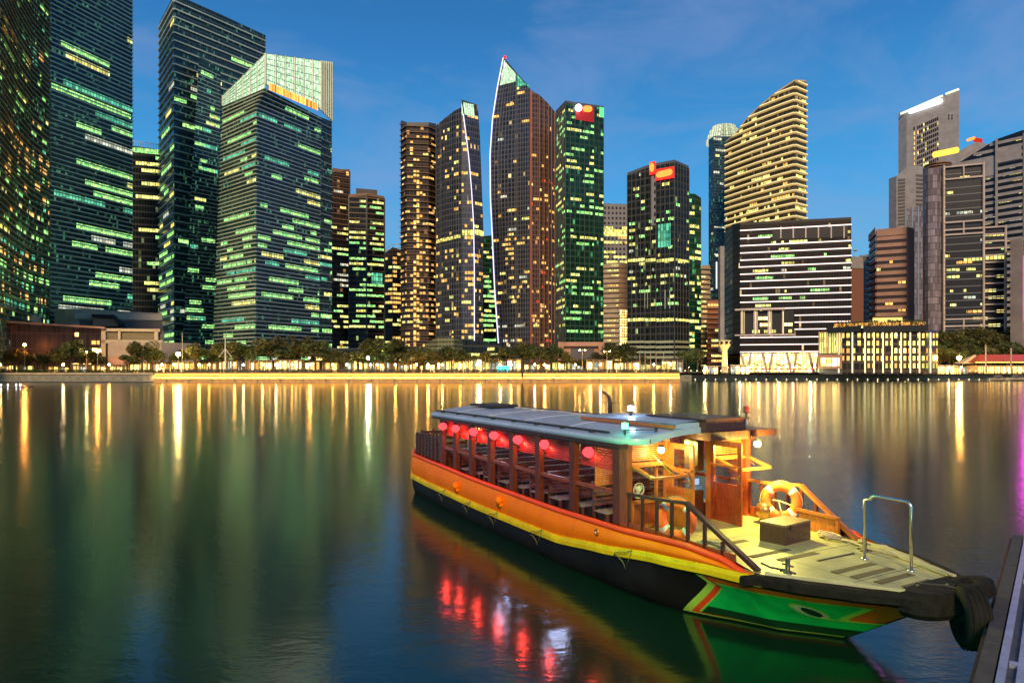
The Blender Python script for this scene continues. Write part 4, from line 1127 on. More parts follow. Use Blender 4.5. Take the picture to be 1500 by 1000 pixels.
for px, py, D, h, s_, lab in LMP:
    z = wz(py, D)
    e_ = empty('street_lamp', (wx(px,D), D, 3.15), lab, 'street lamp', 'street lamps along the far shore')
    m_ = MB(); m_.tube([(0,0,0),(0,0,.8),(0,0,z-3.3)], [.16,.09,.06], 6); m_.build('pole', M_pole, e_)
    MB().ball((0,0,z-3.15), .42*s_, n=10).build('lamp_globe', EM[h], e_)
    m_ = MB(); m_.lathe([(.01,.55*s_),(.5*s_,.42*s_),(.52*s_,.36*s_)], (0,0,z-3.15), 10); m_.build('lamp_hood', M_pole, e_)
for px, py in ((853,512),(889,514)):
    D = 244; z = wz(py,D)-3.15
    e_ = empty('street_lamp', (wx(px,D), D, 3.15), 'tall twin armed lamp pole before the salmon portal building' if px == 853 else 'tall lamp pole before the balconied block', 'street lamp', 'street lamps along the far shore')
    m_ = MB(); m_.tube([(0,0,0),(0,0,z)], .1, 6); m_.bar((-1.1,0,z),(1.1,0,z),.1); m_.build('pole', M_pole, e_)
    for s_ in (-1,1): MB().ball((s_*1.0,0,z-.2), .16, n=8).build('lamp_globe', EM['a'], e_)
# small promenade lanterns that light the quay and the undersides of the trees
EL_ = [emis('lantern_bulb_%s' % n_, c_, s_, 'AUTO') for n_, c_, s_ in (('dim',(1,.46,.09),60),('mid',(1,.52,.12),130),('bright',(1,.50,.10),260),('pale',(1,.72,.35),110))]
for k in range(40):
    px = 8+k*25+r.uniform(-11,11); D = 242+r.uniform(-4,4)
    if px < 235 and k % 3: continue
    e_ = empty('promenade_lantern', (wx(px,D), D, 3.2), 'x', 'lantern', 'small lanterns along the promenade')
    m_ = MB(); m_.tube([(0,0,0),(0,0,2.6)], .05, 5); m_.build('post', M_pole, e_)
    MB().ball((0,0,2.9), .32, n=8).build('lantern_glass', EL_[r.choice((0,0,1,1,2,3))], e_)
    lm = landmark(px); cnt['l'+lm] = cnt.get('l'+lm, 0)+1
    e_['label'] = '%s small warm lantern from the left %s' % (NUMS[cnt['l'+lm]-1], lm)
for k in range(16):
    px = 1010+k*31+r.uniform(-9,9); D = 279.5
    e_ = empty('promenade_lantern', (wx(px,D), D, 2.5), '%s small warm lantern from the left on the dark right hand quay' % NUMS[k], 'lantern', 'small lanterns on the right quay')
    m_ = MB(); m_.tube([(0,0,0),(0,0,2.6)], .05, 5); m_.build('post', M_pole, e_)
    MB().ball((0,0,2.8), .28, n=8).build('lantern_glass', EL_[r.choice((0,1,1,3,2))], e_)
# cyan lit kiosk
e_ = empty('kiosk', (wx(737,243), 243, 3.2), 'small kiosk glowing turquoise on the promenade at the foot of the pointed sail tower', 'kiosk')
MB().box((-2.2,0,0),(2.2,1.6,2.4)).build('glass_box', E_cyan, e_); MB().box((-2.5,-.3,2.41),(2.5,2,2.6)).build('roof', M_conc_dark, e_)
# white masts
for px, y0, D, lab in ((330,494,240,'white mast with two slanted stays standing in front of the crowned tower'),):
    e_ = empty('mast', (wx(px,D), D, 3.2), lab, 'mast'); z = wz(489,D)-3.2
    m_ = MB(); m_.tube([(0,0,0),(0,0,z)], [.28,.16], 8); m_.build('pole', mat('mast_white', (.7,.7,.6), .5), e_)
    m_ = MB(); m_.bar((0,0,z*.62),(2.3,0,z*.4),.2); m_.bar((0,0,z*.62),(-2.3,0,z*.4),.2); m_.build('stay', bpy.data.materials['mast_white'], e_)
for k, (px, y) in enumerate(((925,515),(937,517),(945,514),(953,516),(961,517),(972,515),(267,487),(1444,505),(1481,510))):
    D = 250 if px < 1000 else 272; e_ = empty('flagpole', (wx(px,D), D, 3.2), ['leftmost thin pole before the red signed tower','second thin pole from the left before the red signed tower','third thin pole from the left before the red signed tower','fourth thin pole from the left before the red signed tower','fifth thin pole from the left before the red signed tower','rightmost thin pole before the red signed tower','thin pole behind the bright yellow lamp on the left','white finial pole on the left end of the red pavilion roof','thinner pole above the red pavilion roof near the right edge'][k], 'pole', 'thin poles on the far shore')
    m_ = MB(); m_.tube([(0,0,0),(0,0,wz(y,D)-3.2)], .14 if k < 7 else .3, 6); m_.build('pole', M_pole, e_)
# lookout column
e_ = empty('lookout_tower', (wx(1061.5,274), 274, 2.5), 'cream lookout column with a flared crown, floodlit yellow, by the black hotel block', 'tower')
hz = wz(498,274)-2.5
M_look = mat('lookout_cream', (.72,.60,.34), .6, scale=.4)
MB().lathe([(1.9,0),(1.4,.6),(1.15,3),(1.1,hz*.72),(1.9,hz*.80)], (0,0,0), 16).build('shaft', M_look, e_)
MB().lathe([(1.9,hz*.80),(2.4,hz*.86),(2.5,hz*.97),(2.1,hz*1.0),(.01,hz*1.0)], (0,0,0), 16).build('crown', M_look, e_)
for k in range(8):
    a = k*math.pi/4; m_ = MB(); c_, s_ = math.cos(a), math.sin(a); d_ = Vector((-s_,c_,0))*.55; p_ = Vector((c_*2.52,s_*2.52,hz*.88))
    m_.face([p_-d_,p_+d_,p_+d_+Vector((0,0,1.0)),p_-d_+Vector((0,0,1.0))]); m_.build('window', LIT['s'], e_)
for dx in (-1,1):
    l = bpy.data.lights.new('column_flood', 'SPOT'); l.energy = 5200; l.color = (1,.78,.25); l.spot_size = R(50); l.shadow_soft_size = .2
    o = bpy.data.objects.new('column_flood', l); COL.objects.link(o); o.location = (wx(1061.5,274)+dx*4, 268, 3.6)
    o.rotation_euler = (Vector(o.location)-Vector((wx(1061.5,274),274,2.5+hz*.6))).to_track_quat('Z','Y').to_euler()
# red umbrellas and awnings under the hotel
M_redc = mat('red_canvas', (.45,.05,.03), .7)
for k in range(11):
    px = 1100+k*9; D = 281
    e_ = empty('parasol', (wx(px,D), D, 2.5), '%s red parasol from the left on the quay terrace under the black hotel block' % NUMS[k], 'parasol', 'red parasols under the black hotel')
    MB().tube([(0,0,0),(0,0,2.3)], .05, 5).build('pole', M_pole, e_); MB().lathe([(.05,2.6),(1.25,2.0),(1.25,1.9)], (0,0,0), 8).build('canopy', M_redc, e_)
for k in range(3):
    px = 1098+k*31; D = 286; e_ = empty('tensile_canopy', (wx(px,D), D, 2.5), ['left','middle','right'][k]+' cream arched tent canopy over the terrace under the black hotel block', 'canopy', 'tent canopies under the hotel')
    m_ = MB(); m_.grid(lambda u,v: Vector(((u-.5)*8.6, (v-.5)*4, 3.4+math.sin(math.pi*u)*1.5*(1-.3*abs(v-.5)))), 12, 3); m_.build('fabric', M_cream, e_)
    m_ = MB()
    for s_ in (-4.2,4.2): m_.bar((s_,-2,0),(s_,-2,3.4),.12); m_.bar((s_,2,0),(s_,2,3.4),.12)
    m_.build('posts', M_pole, e_)
# right hand low lit shops
r = random.Random(31)
for k, (pa, pb, D, h, d_) in enumerate(((1030,1052,284,3.2,'left of the lookout column'),(1070,1098,285,3.6,'right of the lookout column'),(1205,1222,276.5,3.2,'under the slatted annex'),(1370,1398,284,3.4,'just right of the quayside hotel'),(1398,1432,284,3.0,'behind the very bright amber lamp'))):
    xa, xb = wx(pa,D), wx(pb,D); L = (xb-xa)/2
    e_ = empty('shop_pavilion', ((xa+xb)/2, D, 2.5), 'low lit shopfront on the right quay '+d_, 'kiosk', 'lit shopfronts on the right quay')
    MB().box((-L,0,0),(L,3,h)).build('wall', M_kiosk, e_); MB().box((-L-.4,-1.5,h),(L+.4,3,h+.3)).build('roof', M_frame_pale, e_)
    n = int(2*L/1.6)
    for j in range(n):
        a, b = -L+2*L*(j+.1)/n, -L+2*L*(j+.9)/n; m_ = MB(); m_.face([(a,-.06,.2),(b,-.06,.2),(b,-.06,h-.4),(a,-.06,h-.4)], [(a,0),(b,0),(b,2),(a,2)]); m_.build('window', LIT[r.choice('ssyw')], e_)
# red roofed pavilion
e_ = empty('pavilion', (wx(1470,277), 277, 2.5), 'long low pavilion with a red tiled roof and bright yellow eaves at the right edge', 'pavilion')
x0, x1 = wx(1430,277)-e_.location.x, wx(1560,277)-e_.location.x
MB().box((x0+1,1,0),(x1,9,3.6)).build('wall', M_cream, e_)
M_rt = mat('red_roof_tile', (.50,.09,.03), .7, scale=2)
m_ = MB(); zr, ze = wz(519,282)-2.5, wz(529.5,275)-2.5
m_.face([(x0-.8,-.8,ze),(x1,-.8,ze),(x1,5,zr),(x0+5,5,zr)]); m_.face([(x0-.8,10.8,ze),(x0-.8,-.8,ze),(x0+5,5,zr)]); m_.face([(x1,10.8,ze),(x0-.8,10.8,ze),(x0+5,5,zr),(x1,5,zr)]); m_.build('roof', M_rt, e_)
MB().box((x0-.8,-.85,ze-.5),(x1,-.6,ze-.02)).build('eaves_light', emis('eaves_yellow', (1,.75,.15), 1.5), e_)
for k in range(9):
    a = x0+1.5+k*2.3; m_ = MB(); m_.face([(a,.95,.4),(a+1.7,.95,.4),(a+1.7,.95,2.9),(a,.95,2.9)], [(a,0),(a+1.7,0),(a+1.7,2),(a,2)]); m_.build('window', LIT['s'], e_)
    MB().box((a-.45,.5,0),(a-.2,.8,3.6)).build('column', M_cream, e_)
# cream tent left of it
e_ = empty('tensile_canopy', (wx(1424,283), 283, 2.5), 'cream peaked tent roof between the bright amber lamp and the red roofed pavilion', 'canopy')
m_ = MB(); zt = wz(519,283)-2.5
for a, b in (((-6,-3,4.6),(0,0,zt+1)),):
    m_.face([(-6,-3,4.4),(6,-3,4.4),(1,0,zt)]); m_.face([(6,-3,4.4),(6,3,4.4),(1,0,zt)]); m_.face([(-6,3,4.4),(-6,-3,4.4),(1,0,zt)]); m_.face([(6,3,4.4),(-6,3,4.4),(1,0,zt)])
m_.build('fabric', M_cream, e_); m_ = MB()
for x in (-5.9,5.9): m_.bar((x,-2.9,0),(x,-2.9,4.4),.15); m_.bar((x,2.9,0),(x,2.9,4.4),.15)
m_.build('posts', M_pole, e_)
# low landing stage far left
e_ = empty('landing_stage', (wx(16,165), 165, 0), 'low dark floating landing stage with five small white lights at the left edge', 'landing stage')
MB().box((-8,-1.2,-.3),(4.6,1.2,.22)).build('deck', M_conc_dark, e_)
for x in (-7,-1.6,-.0,3.0,2.0): MB().tube([(x,-1,.22),(x,-1,.6)], .03, 5).ball((x,-1,.66), .11, n=6).build('deck_light', emis('deck_white', (.9,.95,1), 12) if 'deck_white' not in bpy.data.materials else bpy.data.materials['deck_white'], e_)
# small moored sail boats at the right edge
for k, (px, s_) in enumerate(((1462,1.0),(1490,1.2))):
    e_ = empty('moored_boat', (wx(px,262), 262, 0), ['small','larger'][k]+' pale open boat moored below the red roofed pavilion', 'boat', 'boats moored at the right quay')
    m_ = MB(); m_.grid(lambda u,v: Vector(((u-.5)*7*s_, math.sin((v-.5)*math.pi)*1.1*(1-abs(2*u-1)**3)*s_, .9*s_*abs(2*v-1)**1.2+.25*abs(2*u-1)**2)), 14, 8); m_.build('hull', M_cream, e_)
    m_ = MB(); m_.tube([(-2*s_,0,.8),(-1*s_,0,2.0*s_),(1*s_,0,2.3*s_),(2.2*s_,0,.9)], .08, 6); m_.tube([(-1.4*s_,0,1),(0,0,1.8*s_),(1.6*s_,0,1)], .08, 6); m_.build('canopy_frame', M_frame_pale, e_)

# pontoon at the photographer's side -----------------------------------
pd = Vector((4.75,5.94,0)).normalized(); po = Vector((4.25,6.35,0))
ang = math.atan2(pd.y, pd.x)
e_ = empty('pontoon', (po.x,po.y,0), 'dark pontoon with a rubber edge and pale metal strips at the lower right corner', 'pontoon', rz=ang)
M_rub = mat('rubber_edge', (.045,.043,.042), .75, scale=6, bump=.01, var=.4); M_rust = mat('timber_edge_brown', (.14,.06,.03), .8, scale=7, var=.5, bump=.01)
M_alu = mat('pale_metal_strip', (.38,.42,.50), .4, .6, scale=5); M_pan = mat('deck_panel_dark', (.05,.06,.08), .6, scale=8, var=.5, bump=.004)
for a, b in ((-6,1.35),(1.38,5.0),(5.03,7.4)):
    MB().box((a,-.17,.55),(b,-.03,1.0)).build('edge_block', M_rub, e_)
MB().box((-6,-.03,.30),(7.4,.02,.93)).build('edge_timber', M_rust, e_)
MB().box((-6,-5,-.5),(7.4,-.04,.5)).build('float', M_conc_dark, e_)
MB().box((-6,-.26,.6),(7.4,-.19,1.02)).build('metal_strip', M_alu, e_); MB().box((-6,-.40,.6),(7.4,-.34,1.02)).build('metal_strip', M_alu, e_)
MB().box((-6,-.34,.6),(7.4,-.26,.98)).build('gutter', M_pan, e_)
for k in range(4):
    MB().box((-6+k*3.4,-4.5,.6),(-6+k*3.4+3.3,-.41,.99)).build('deck_panel', M_pan, e_)
    MB().box((-6+k*3.4+3.3,-4.5,.6),(-6+k*3.4+3.4,-.27,1.018)).build('cross_strip', M_alu, e_)
# ================================================================ BOAT
BO = Vector((3.29, 12.74, 0)); BD = Vector((.49,-.872,0)).normalized(); BA = math.atan2(BD.y, BD.x)
BM = Matrix.Translation(BO) @ Matrix.Rotation(BA, 4, 'Z')
def bw_(x, y, z): return BM @ Vector((x,y,z))
boat = empty('river_boat', BO, 'wooden river boat, orange, yellow and black, with an eye painted on its green bow', 'boat', rz=BA)
W = wood('mahogany', (.13,.025,.009), .4, coat=.05); W2 = wood('mahogany_red', (.28,.055,.014), .3); W4 = wood('bench_varnish', (.12,.04,.04), .15, coat=1.0); W3 = wood('teak_warm', (.42,.14,.025), .4)
Wd = wood('mahogany_dark', (.07,.022,.010), .3)
P_or = mat('paint_orange', (1.0,.20,.004), .4, scale=1.5, var=.14, spec=.12, bump=.002, scuff=0.7); P_red = mat('paint_red_orange', (.95,.085,.02), .35, scale=1.5, var=.12, spec=.3, scuff=0.6)
P_ye = mat('paint_yellow', (.80,.60,.01), .4, scale=2.5, var=.22, spec=.15, bump=.002, scuff=0.9); P_bk = mat('hull_black', (.008,.008,.007), .6, scale=1.2, var=.5, spec=.25)
P_gr = mat('paint_green', (.005,.74,.13), .3, scale=2, var=.2, coat=.5, scuff=0.5); P_gl = mat('paint_lime', (.45,.80,.08), .35, scale=2, var=.15); P_wh = mat('paint_cream', (.8,.75,.45), .4)
P_dg = mat('paint_dark_green', (.006,.06,.02), .35); P_roof = mat('roof_paint_grey', (.33,.45,.62), .36, scale=1.1, var=.14, coat=.3, bump=.004, scuff=0.7)
M_dark = mat('dark_trim', (.03,.025,.022), .5); M_ch = mat('chrome', (.75,.72,.66), .22, 1.0, var=.05); M_br = mat('brass', (.75,.5,.16), .28, 1.0, var=.1)
M_rope = mat('rope_fibre', (.45,.40,.26), .9, scale=30, var=.3, bump=.004); M_lb = mat('buoy_orange', (.90,.16,.02), .5, scale=6, var=.12); M_lw = mat('buoy_white', (.75,.72,.62), .6, scale=6)
M_rb = mat('tyre_rubber', (.012,.011,.010), .8, scale=9, var=.5, spec=.2, bump=.012)

def pw(tab):
    def f(x):
        if x <= tab[0][0]: return tab[0][1]
        for (a,b),(c,d) in zip(tab, tab[1:]):
            if x <= c:
                u = (x-a)/(c-a); u = u*u*(3-2*u)*.35+u*.65
                return b+(d-b)*u
        return tab[-1][1]
    return f
bd = pw([(-12.2,.60),(-11.9,.88),(-11.1,1.18),(-9,1.38),(-6,1.52),(-2,1.62),(1.5,1.64),(2.8,1.55),(3.4,1.33),(4.0,1.0),(4.5,.64),(4.7,.55)])
zt = pw([(-12.2,.70),(-11.7,.58),(-9,.60),(-5,.58),(-2,.60),(-.5,.74),(1,.92),(2.2,1.02),(3,1.06),(4.7,1.10)])      # top of the yellow strake
zr = pw([(-12.2,1.30),(-11.7,1.26),(-9,1.26),(-5,1.18),(-2,1.15),(0,1.17),(1.6,1.25),(2.3,1.20),(2.85,1.09)])       # bulwark rim
def keel(s):   # lowest point of the stem / stern on the centre line
    if s > 2.2: return max(-.45,(s-3.2)*.66)
    if s < -11.2: return (-11.2-s)*.4-.2
    return -.45
def hullp(s, v, side=-1, off=0.0):
    """v 0 at the strake bottom, 1 at the keel"""
    b = bd(s); top = zt(s)-.15; kz = min(keel(s), top-.06)
    fl = max(0, min(1, (s-0.5)/2.6)); fl = fl*fl*(3-2*fl)
    full = (1-v**3.2)**(1/1.6)                     # round bilge
    fine = (1-v)**(1.0)
    fine = (1-v)**1.12; hw = b*((1-fl)*full+fl*(fine*.95+full*.05*(1-v)))
    z = top+(kz-top)*v
    return Vector((s+(off*.4 if s > 3 else 0), side*(hw+off*1.2), z-off*1.6*fl))
S0, S1 = -12.2, 4.62
for side, lab in ((-1,None),(1,None)):
    m_ = MB(); m_.grid(lambda u,v: hullp(S0+(S1-S0)*u, v, side), 110, 16)
    m_.build('hull', P_bk, boat, smooth=True)
    # yellow strake
    m_ = MB()
    def strake(u, v):
        s = S0+(3.0-S0)*u; b = bd(s); z = zt(s); pr = [(0,.03),(.055,.02),(.065,-.05),(.055,-.125),(0,-.15)][round(v*4)]
        return Vector((s, side*(b+pr[0]), z+pr[1]))
    m_.grid(strake, 100, 4); m_.build('yellow_strake', P_ye, boat, smooth=False)
    # black rubbing strake forward
    m_ = MB()
    def rub(u, v):
        s = 2.7+(4.66-2.7)*u; b = bd(s); z = max(zt(s), 1.02); pr = [(-.05,.035),(.06,.03),(.075,-.02),(.06,-.12),(-.02,-.15)][round(v*4)]
        if s < 2.9: z = z-.0; pr = (pr[0], pr[1]-(.16 if v < .6 else .1)*(2.9-s)) if False else pr
        return Vector((s, side*(b+pr[0]), z+pr[1]-(.13 if s < 2.9 else .0)*min(1,(2.9-s)/.5 if s < 2.9 else 0)))
    m_.grid(rub, 40, 4); m_.build('rubbing_strake', M_rb, boat)
    # orange bulwark with a red cap roll
    m_ = MB()
    def bul(u, v):
        s = S0+(2.86-S0)*u; b = bd(s); z0, z1 = zt(s)+.02, max(zr(s)-.09, zt(s)+.03)
        return Vector((s, side*(b+.02+.05*math.sin(math.pi*v)-.03*v), z0+(z1-z0)*v))
    m_.grid(bul, 100, 6); m_.build('orange_bulwark', P_or, boat, smooth=True)
    m_ = MB()
    def cap(u, v):
        s = S0+(2.88-S0)*u; b = bd(s); a = math.pi*(1.25*v-.25); h = .085*min(1, (2.95-s)/.8+.15)
        return Vector((s, side*(b-.03+.055*math.cos(a)), max(zr(s)-.085, zt(s)+.0)+h*.5+h*.6*math.sin(a)))
    m_.grid(cap, 100, 8); m_.build('red_cap_rail', P_red, boat, smooth=True)
    m_ = MB(); m_.grid(lambda u,v: Vector((S0+(2.8-S0)*u, side*(bd(S0+(2.8-S0)*u)-.06-.09*v), zr(S0+(2.8-S0)*u)+.005-(0 if v < .9 else .35))), 80, 1); m_.build('inner_sill', Wd, boat)
# transom closures
m_ = MB(); ring = [hullp(S0, v, -1) for v in [0,.2,.4,.6,.8,1]]+[hullp(S0, v, 1) for v in [1,.8,.6,.4,.2,0]]
m_.face(ring); m_.face([Vector((S0,-bd(S0)-.02,zt(S0)-.16)),Vector((S0,bd(S0)+.02,zt(S0)-.16)),Vector((S0,bd(S0),zr(S0))),Vector((S0,-bd(S0),zr(S0)))][::-1]); m_.build('transom', P_or, boat)
# decks
MD = NT('deck_plate'); tc = MD.n('ShaderNodeTexCoord').outputs['Object']; sp = MD.n('ShaderNodeSeparateXYZ'); MD.l(tc, sp.inputs[0])
gx = MD.math('LESS_THAN', MD.math('FRACT', MD.math('MULTIPLY', sp.outputs[0], 45)), .5); gy = MD.math('LESS_THAN', MD.math('FRACT', MD.math('MULTIPLY', sp.outputs[1], 45)), .5)
chk = MD.math('MULTIPLY', gx, gy)
seam = MD.math('MAXIMUM', MD.math('LESS_THAN', MD.math('FRACT', MD.math('MULTIPLY', sp.outputs[0], .78)), .015), MD.math('LESS_THAN', MD.math('ABSOLUTE', MD.math('SUBTRACT', MD.math('ABSOLUTE', sp.outputs[1]), .62)), .008))
inner = MD.math('LESS_THAN', MD.math('ABSOLUTE', sp.outputs[1]), .60)
d1 = MD.noise(1.7, 6, tc, .7); d2 = MD.noise(14, 3, tc)
bc = MD.ramp(d1, [(.3,(.24,.25,.10)),(.55,(.44,.45,.20)),(.8,(.54,.54,.28))])
bc = MD.mix(MD.math('MULTIPLY', MD.math('MULTIPLY', chk, inner), .35), bc, (.22,.21,.12)); bc = MD.mix(MD.math('MULTIPLY', d2, .25), bc, (.2,.18,.1)); bc = MD.mix(seam, bc, (.06,.055,.03))
p_ = MD.principled(bc, MD.math('MULTIPLY_ADD', d1, .3, .35)); bb = MD.n('ShaderNodeBump'); bb.inputs['Strength'].default_value = .5; bb.inputs['Distance'].default_value = .004
MD.l(MD.math('MULTIPLY_ADD', MD.math('MULTIPLY', chk, inner), .5, MD.math('MULTIPLY', seam, -1.0)), bb.inputs['Height']); MD.l(bb.outputs[0], p_.inputs['Normal'])
m_ = MB(); m_.grid(lambda u,v: Vector((-.05+(4.64+.05)*u, (2*v-1)*(bd(-.05+4.69*u)-.02), 1.065+.045*u+.02*(1-(2*v-1)**2))), 50, 12)
m_.build('foredeck', MD.m, boat, smooth=True)
def dz(s): return 1.065+.045*(s+.05)/4.69+.02
m_ = MB(); m_.grid(lambda u,v: Vector((-11.3+11.3*u, (2*v-1)*(bd(-11.3+11.3*u)-.1), .78)), 30, 2); m_.build('saloon_floor', Wd, boat)
MS = mat('antislip_strip', (.10,.085,.045), .85, scale=30, var=.3)
for s, y0, y1 in ((2.25,-.95,-.1),(2.6,-.75,.1),(3.4,-.62,.28),(3.68,-.6,.26),(3.98,-.55,.22),(4.28,-.42,.18),(1.5,-1.1,-.2),(2.95,-.3,.55)):
    if s == 2.95: MB().box((s,y0,dz(s)+.002),(s+.03,y1,dz(s)+.012)).build('deck_seam', M_dark, boat); continue
    MB().box((s,y0,dz(s)-.004),(s+.11,y1,dz(s)+.006)).build('antislip_strip', MS, boat)
m_ = MB(); m_.bar((2.55,1.30,dz(2.6)+.02),(4.45,.50,dz(4.5)+.03),.05,.05); m_.bar((3.0,-1.46,dz(3)+.0),(4.45,-.62,dz(4.4)+.015),.05,.04); m_.build('toe_rail', mat('toe_rail_pale', (.5,.48,.28), .5), boat)
# blunt rubber faced bow block
m_ = MB()
def bowb(u, v):
    a = -math.pi/2+math.pi*u; x = 4.40+.46*math.cos(a)**.6 if math.cos(a) > 0 else 4.40; y = .68*math.sin(a)
    rr, zz = [(0,1.15),(.94,1.16),(1,1.12),(1.02,.90),(.9,.82),(0,.82)][round(v*5)]
    return Vector((4.35+(x-4.35)*rr, y*rr, zz))
m_.grid(bowb, 24, 5); m_.build('bow_fender', M_rb, boat, smooth=False)


# painted bow panel (starboard, and the same to port): strips laid just proud of the hull
def vz(s, z):
    top = zt(s)-.15; kz = min(keel(s), top-.06); return max(0, min(.985, (top-z)/(top-kz)))
def strip(name, m, s0, s1, za, zb, side, off, n=40, par=None):
    mb = MB()
    mb.grid(lambda u,v: (lambda s: hullp(s, vz(s, za(s)+(zb(s)-za(s))*v), side, off))(s0+(s1-s0)*u), n, 10)
    return mb.build(name, m, par or boat, smooth=True)
top_ = lambda s: zt(s)-.165
SB, SE = 1.30, 4.42
stem_s = lambda z: min(SE, 3.2+(z-.035)/.66)
def leftb(z, dx):
    return SB+dx+(2.08-SB)*max(0,(z-.03)/.69) if z <= .72 else 2.08+dx-.22*min(1,(z-.72)/.16)
def panel(name, m, dx, rightf, tf, zb, off, side, nu=60, nv=24):
    mb = MB()
    def f(u, v):
        s = 2.2+2*u
        for _ in range(5):
            z = zb+(tf(s)-zb)*v; l = leftb(z, dx) if callable(leftb) else 0; r_ = min(rightf(z), stem_s(z)); s = l+(max(r_,l+.01)-l)*u
        return hullp(s, vz(s, z), side, off)
    mb.grid(f, nu, nv); return mb.build(name, m, boat, smooth=True)
def zone(name, m, za, zb, lf, rf, off, side, nu=30, nv=8):
    mb = MB()
    def f(u, v):
        z = za+(zb-za)*v; l = lf(z); r_ = max(l, min(rf(z), stem_s(z))); s = l+(r_-l)*u
        return hullp(s, vz(s, min(z, top_(s))), side, off)
    mb.grid(f, nu, nv); return mb.build(name, m, boat, smooth=True)
P_rw = mat('paint_vermilion', (1.0,.16,.01), .4, scale=2, var=.12, spec=.2, scuff=.5)
for side in (-1, 1):
    far = lambda z: SE
    panel('bow_panel', P_gl, -.10, far, lambda s: top_(s), .03, .003, side)
    panel('bow_stripe', P_red, .03, far, lambda s: top_(s)-.0, .06, .006, side)
    panel('bow_orange_field', P_rw, .12, far, lambda s: top_(s), .09, .009, side)
    gr_ = lambda z: 3.42+(z-.47)*1.55 if z > .47 else (3.42+(.47-z)*6)
    panel('bow_lime_edge', P_gl, .13, lambda z: gr_(z)+.09, lambda s: top_(s)-.065-.012*max(0,s-2), .10, .012, side)
    panel('bow_green_field', P_gr, .15, gr_, lambda s: top_(s)-.08-.012*max(0,s-2), .12, .015, side)
    zone('bow_lower_field', P_dg, .10, .26, lambda z: leftb(z,.17), lambda z: 3.7, .018, side)
    zone('bow_lime_line', P_gl, .44, .465, lambda z: 3.25, lambda z: 4.0, .018, side)
    ec, ez = 3.24, .60
    def eye(ox, rx, rz, off, name, m):
        mb = MB(); n = 28; c = hullp(ec+ox, vz(ec+ox, ez), side, off); ring = []
        for k in range(n):
            a = 2*math.pi*k/n; s = ec+ox+rx*math.cos(a); z = ez+rz*math.sin(a); ring.append(hullp(s, vz(s, z), side, off))
        for k in range(n): mb.face([c, ring[k], ring[(k+1)%n]])
        return mb.build(name, m, boat)
    eye(0,.185,.145,.021,'painted_eye',P_gl); eye(.01,.160,.122,.024,'eye_white',P_wh); eye(.035,.092,.088,.027,'eye_pupil',P_dg)

# small fittings on the bulwark
for s, z in ((-6.9,.88),(-4.35,.93)):
    m_ = MB(); y = -(bd(s)+.06); m_.ball((s,y-.05,z), .10, n=14); m_.tube([(s,y+.05,z-.10),(s,y-.06,z-.10)], .07, 10); m_.build('mooring_knob', P_or, boat, smooth=True)
for s, z in ((-.55,.98),):
    m_ = MB(); m_.torus((s, -(bd(s)+.075), z), .05, (.015,.015), Matrix.Rotation(R(90),3,'X'), 20, 8); m_.build('fairlead_ring', M_br, boat, smooth=True)
for s in (-7.9,-6.1,-4.6,-2.55,.35):
    z = zt(s); y = -(bd(s)+.075); m_ = MB()
    m_.tube([(s-.38,y-.01,z-.16),(s-.30,y-.04,z-.09),(s-.15,y-.05,z-.04),(s,y-.03,z-.02),(s+.12,y-.015,z+.05)], .008, 6); m_.tube([(s-.36,y-.02,z-.15),(s-.2,y-.05,z-.14),(s-.06,y-.06,z-.20),(s+.0,y-.05,z-.30)], [.010,.009,.007,.003], 6)
    m_.tube([(s+.12,y-.015,z+.05),(s+.10,y-.045,z-.06),(s+.03,y-.05,z-.22)], .006, 6)
    m_.build('rope_tie', mat('rope_old', (.16,.14,.06), .9, scale=30, var=.3) if 'rope_old' not in bpy.data.materials else bpy.data.materials['rope_old'], boat, smooth=True)

# saloon: posts, rails, roof -------------------------------------------
PS = [-.22,-1.62,-2.92,-4.12,-5.27,-6.37,-7.47,-8.5]
def ry(s): return min(1.46, bd(s)-.14)
for k, s in enumerate(PS):
    for side in (-1, 1):
        w_ = .20 if k == 0 else .17
        MB().box((s-w_/2, side*ry(s)-.06, .8),(s+w_/2, side*ry(s)+.06, 2.62)).build('post', W, boat)
for side in (-1, 1):
    for a, b in zip(PS[1:], PS):
        m_ = MB(); ya, yb = side*ry(a), side*ry(b)
        m_.bar((a+.06,ya,1.72),(b-.06,yb,1.72),.05,.07); m_.build('window_rail', W2, boat)
        m_ = MB(); m_.bar((a+.05,ya,2.56),(b-.05,yb,2.56),.06,.14); m_.build('head_beam', W, boat)
        bl = MB()
        for q in range(9):
            z = 2.46-q*.046; bl.bar((a+.08,ya*.93,z),(b-.08,yb*.93,z),.006,.036,up=(0,.5,1))
        bl.build('slatted_blind', mat('blind_red', (.42,.03,.02), .5) if 'blind_red' not in bpy.data.materials else bpy.data.materials['blind_red'], boat)
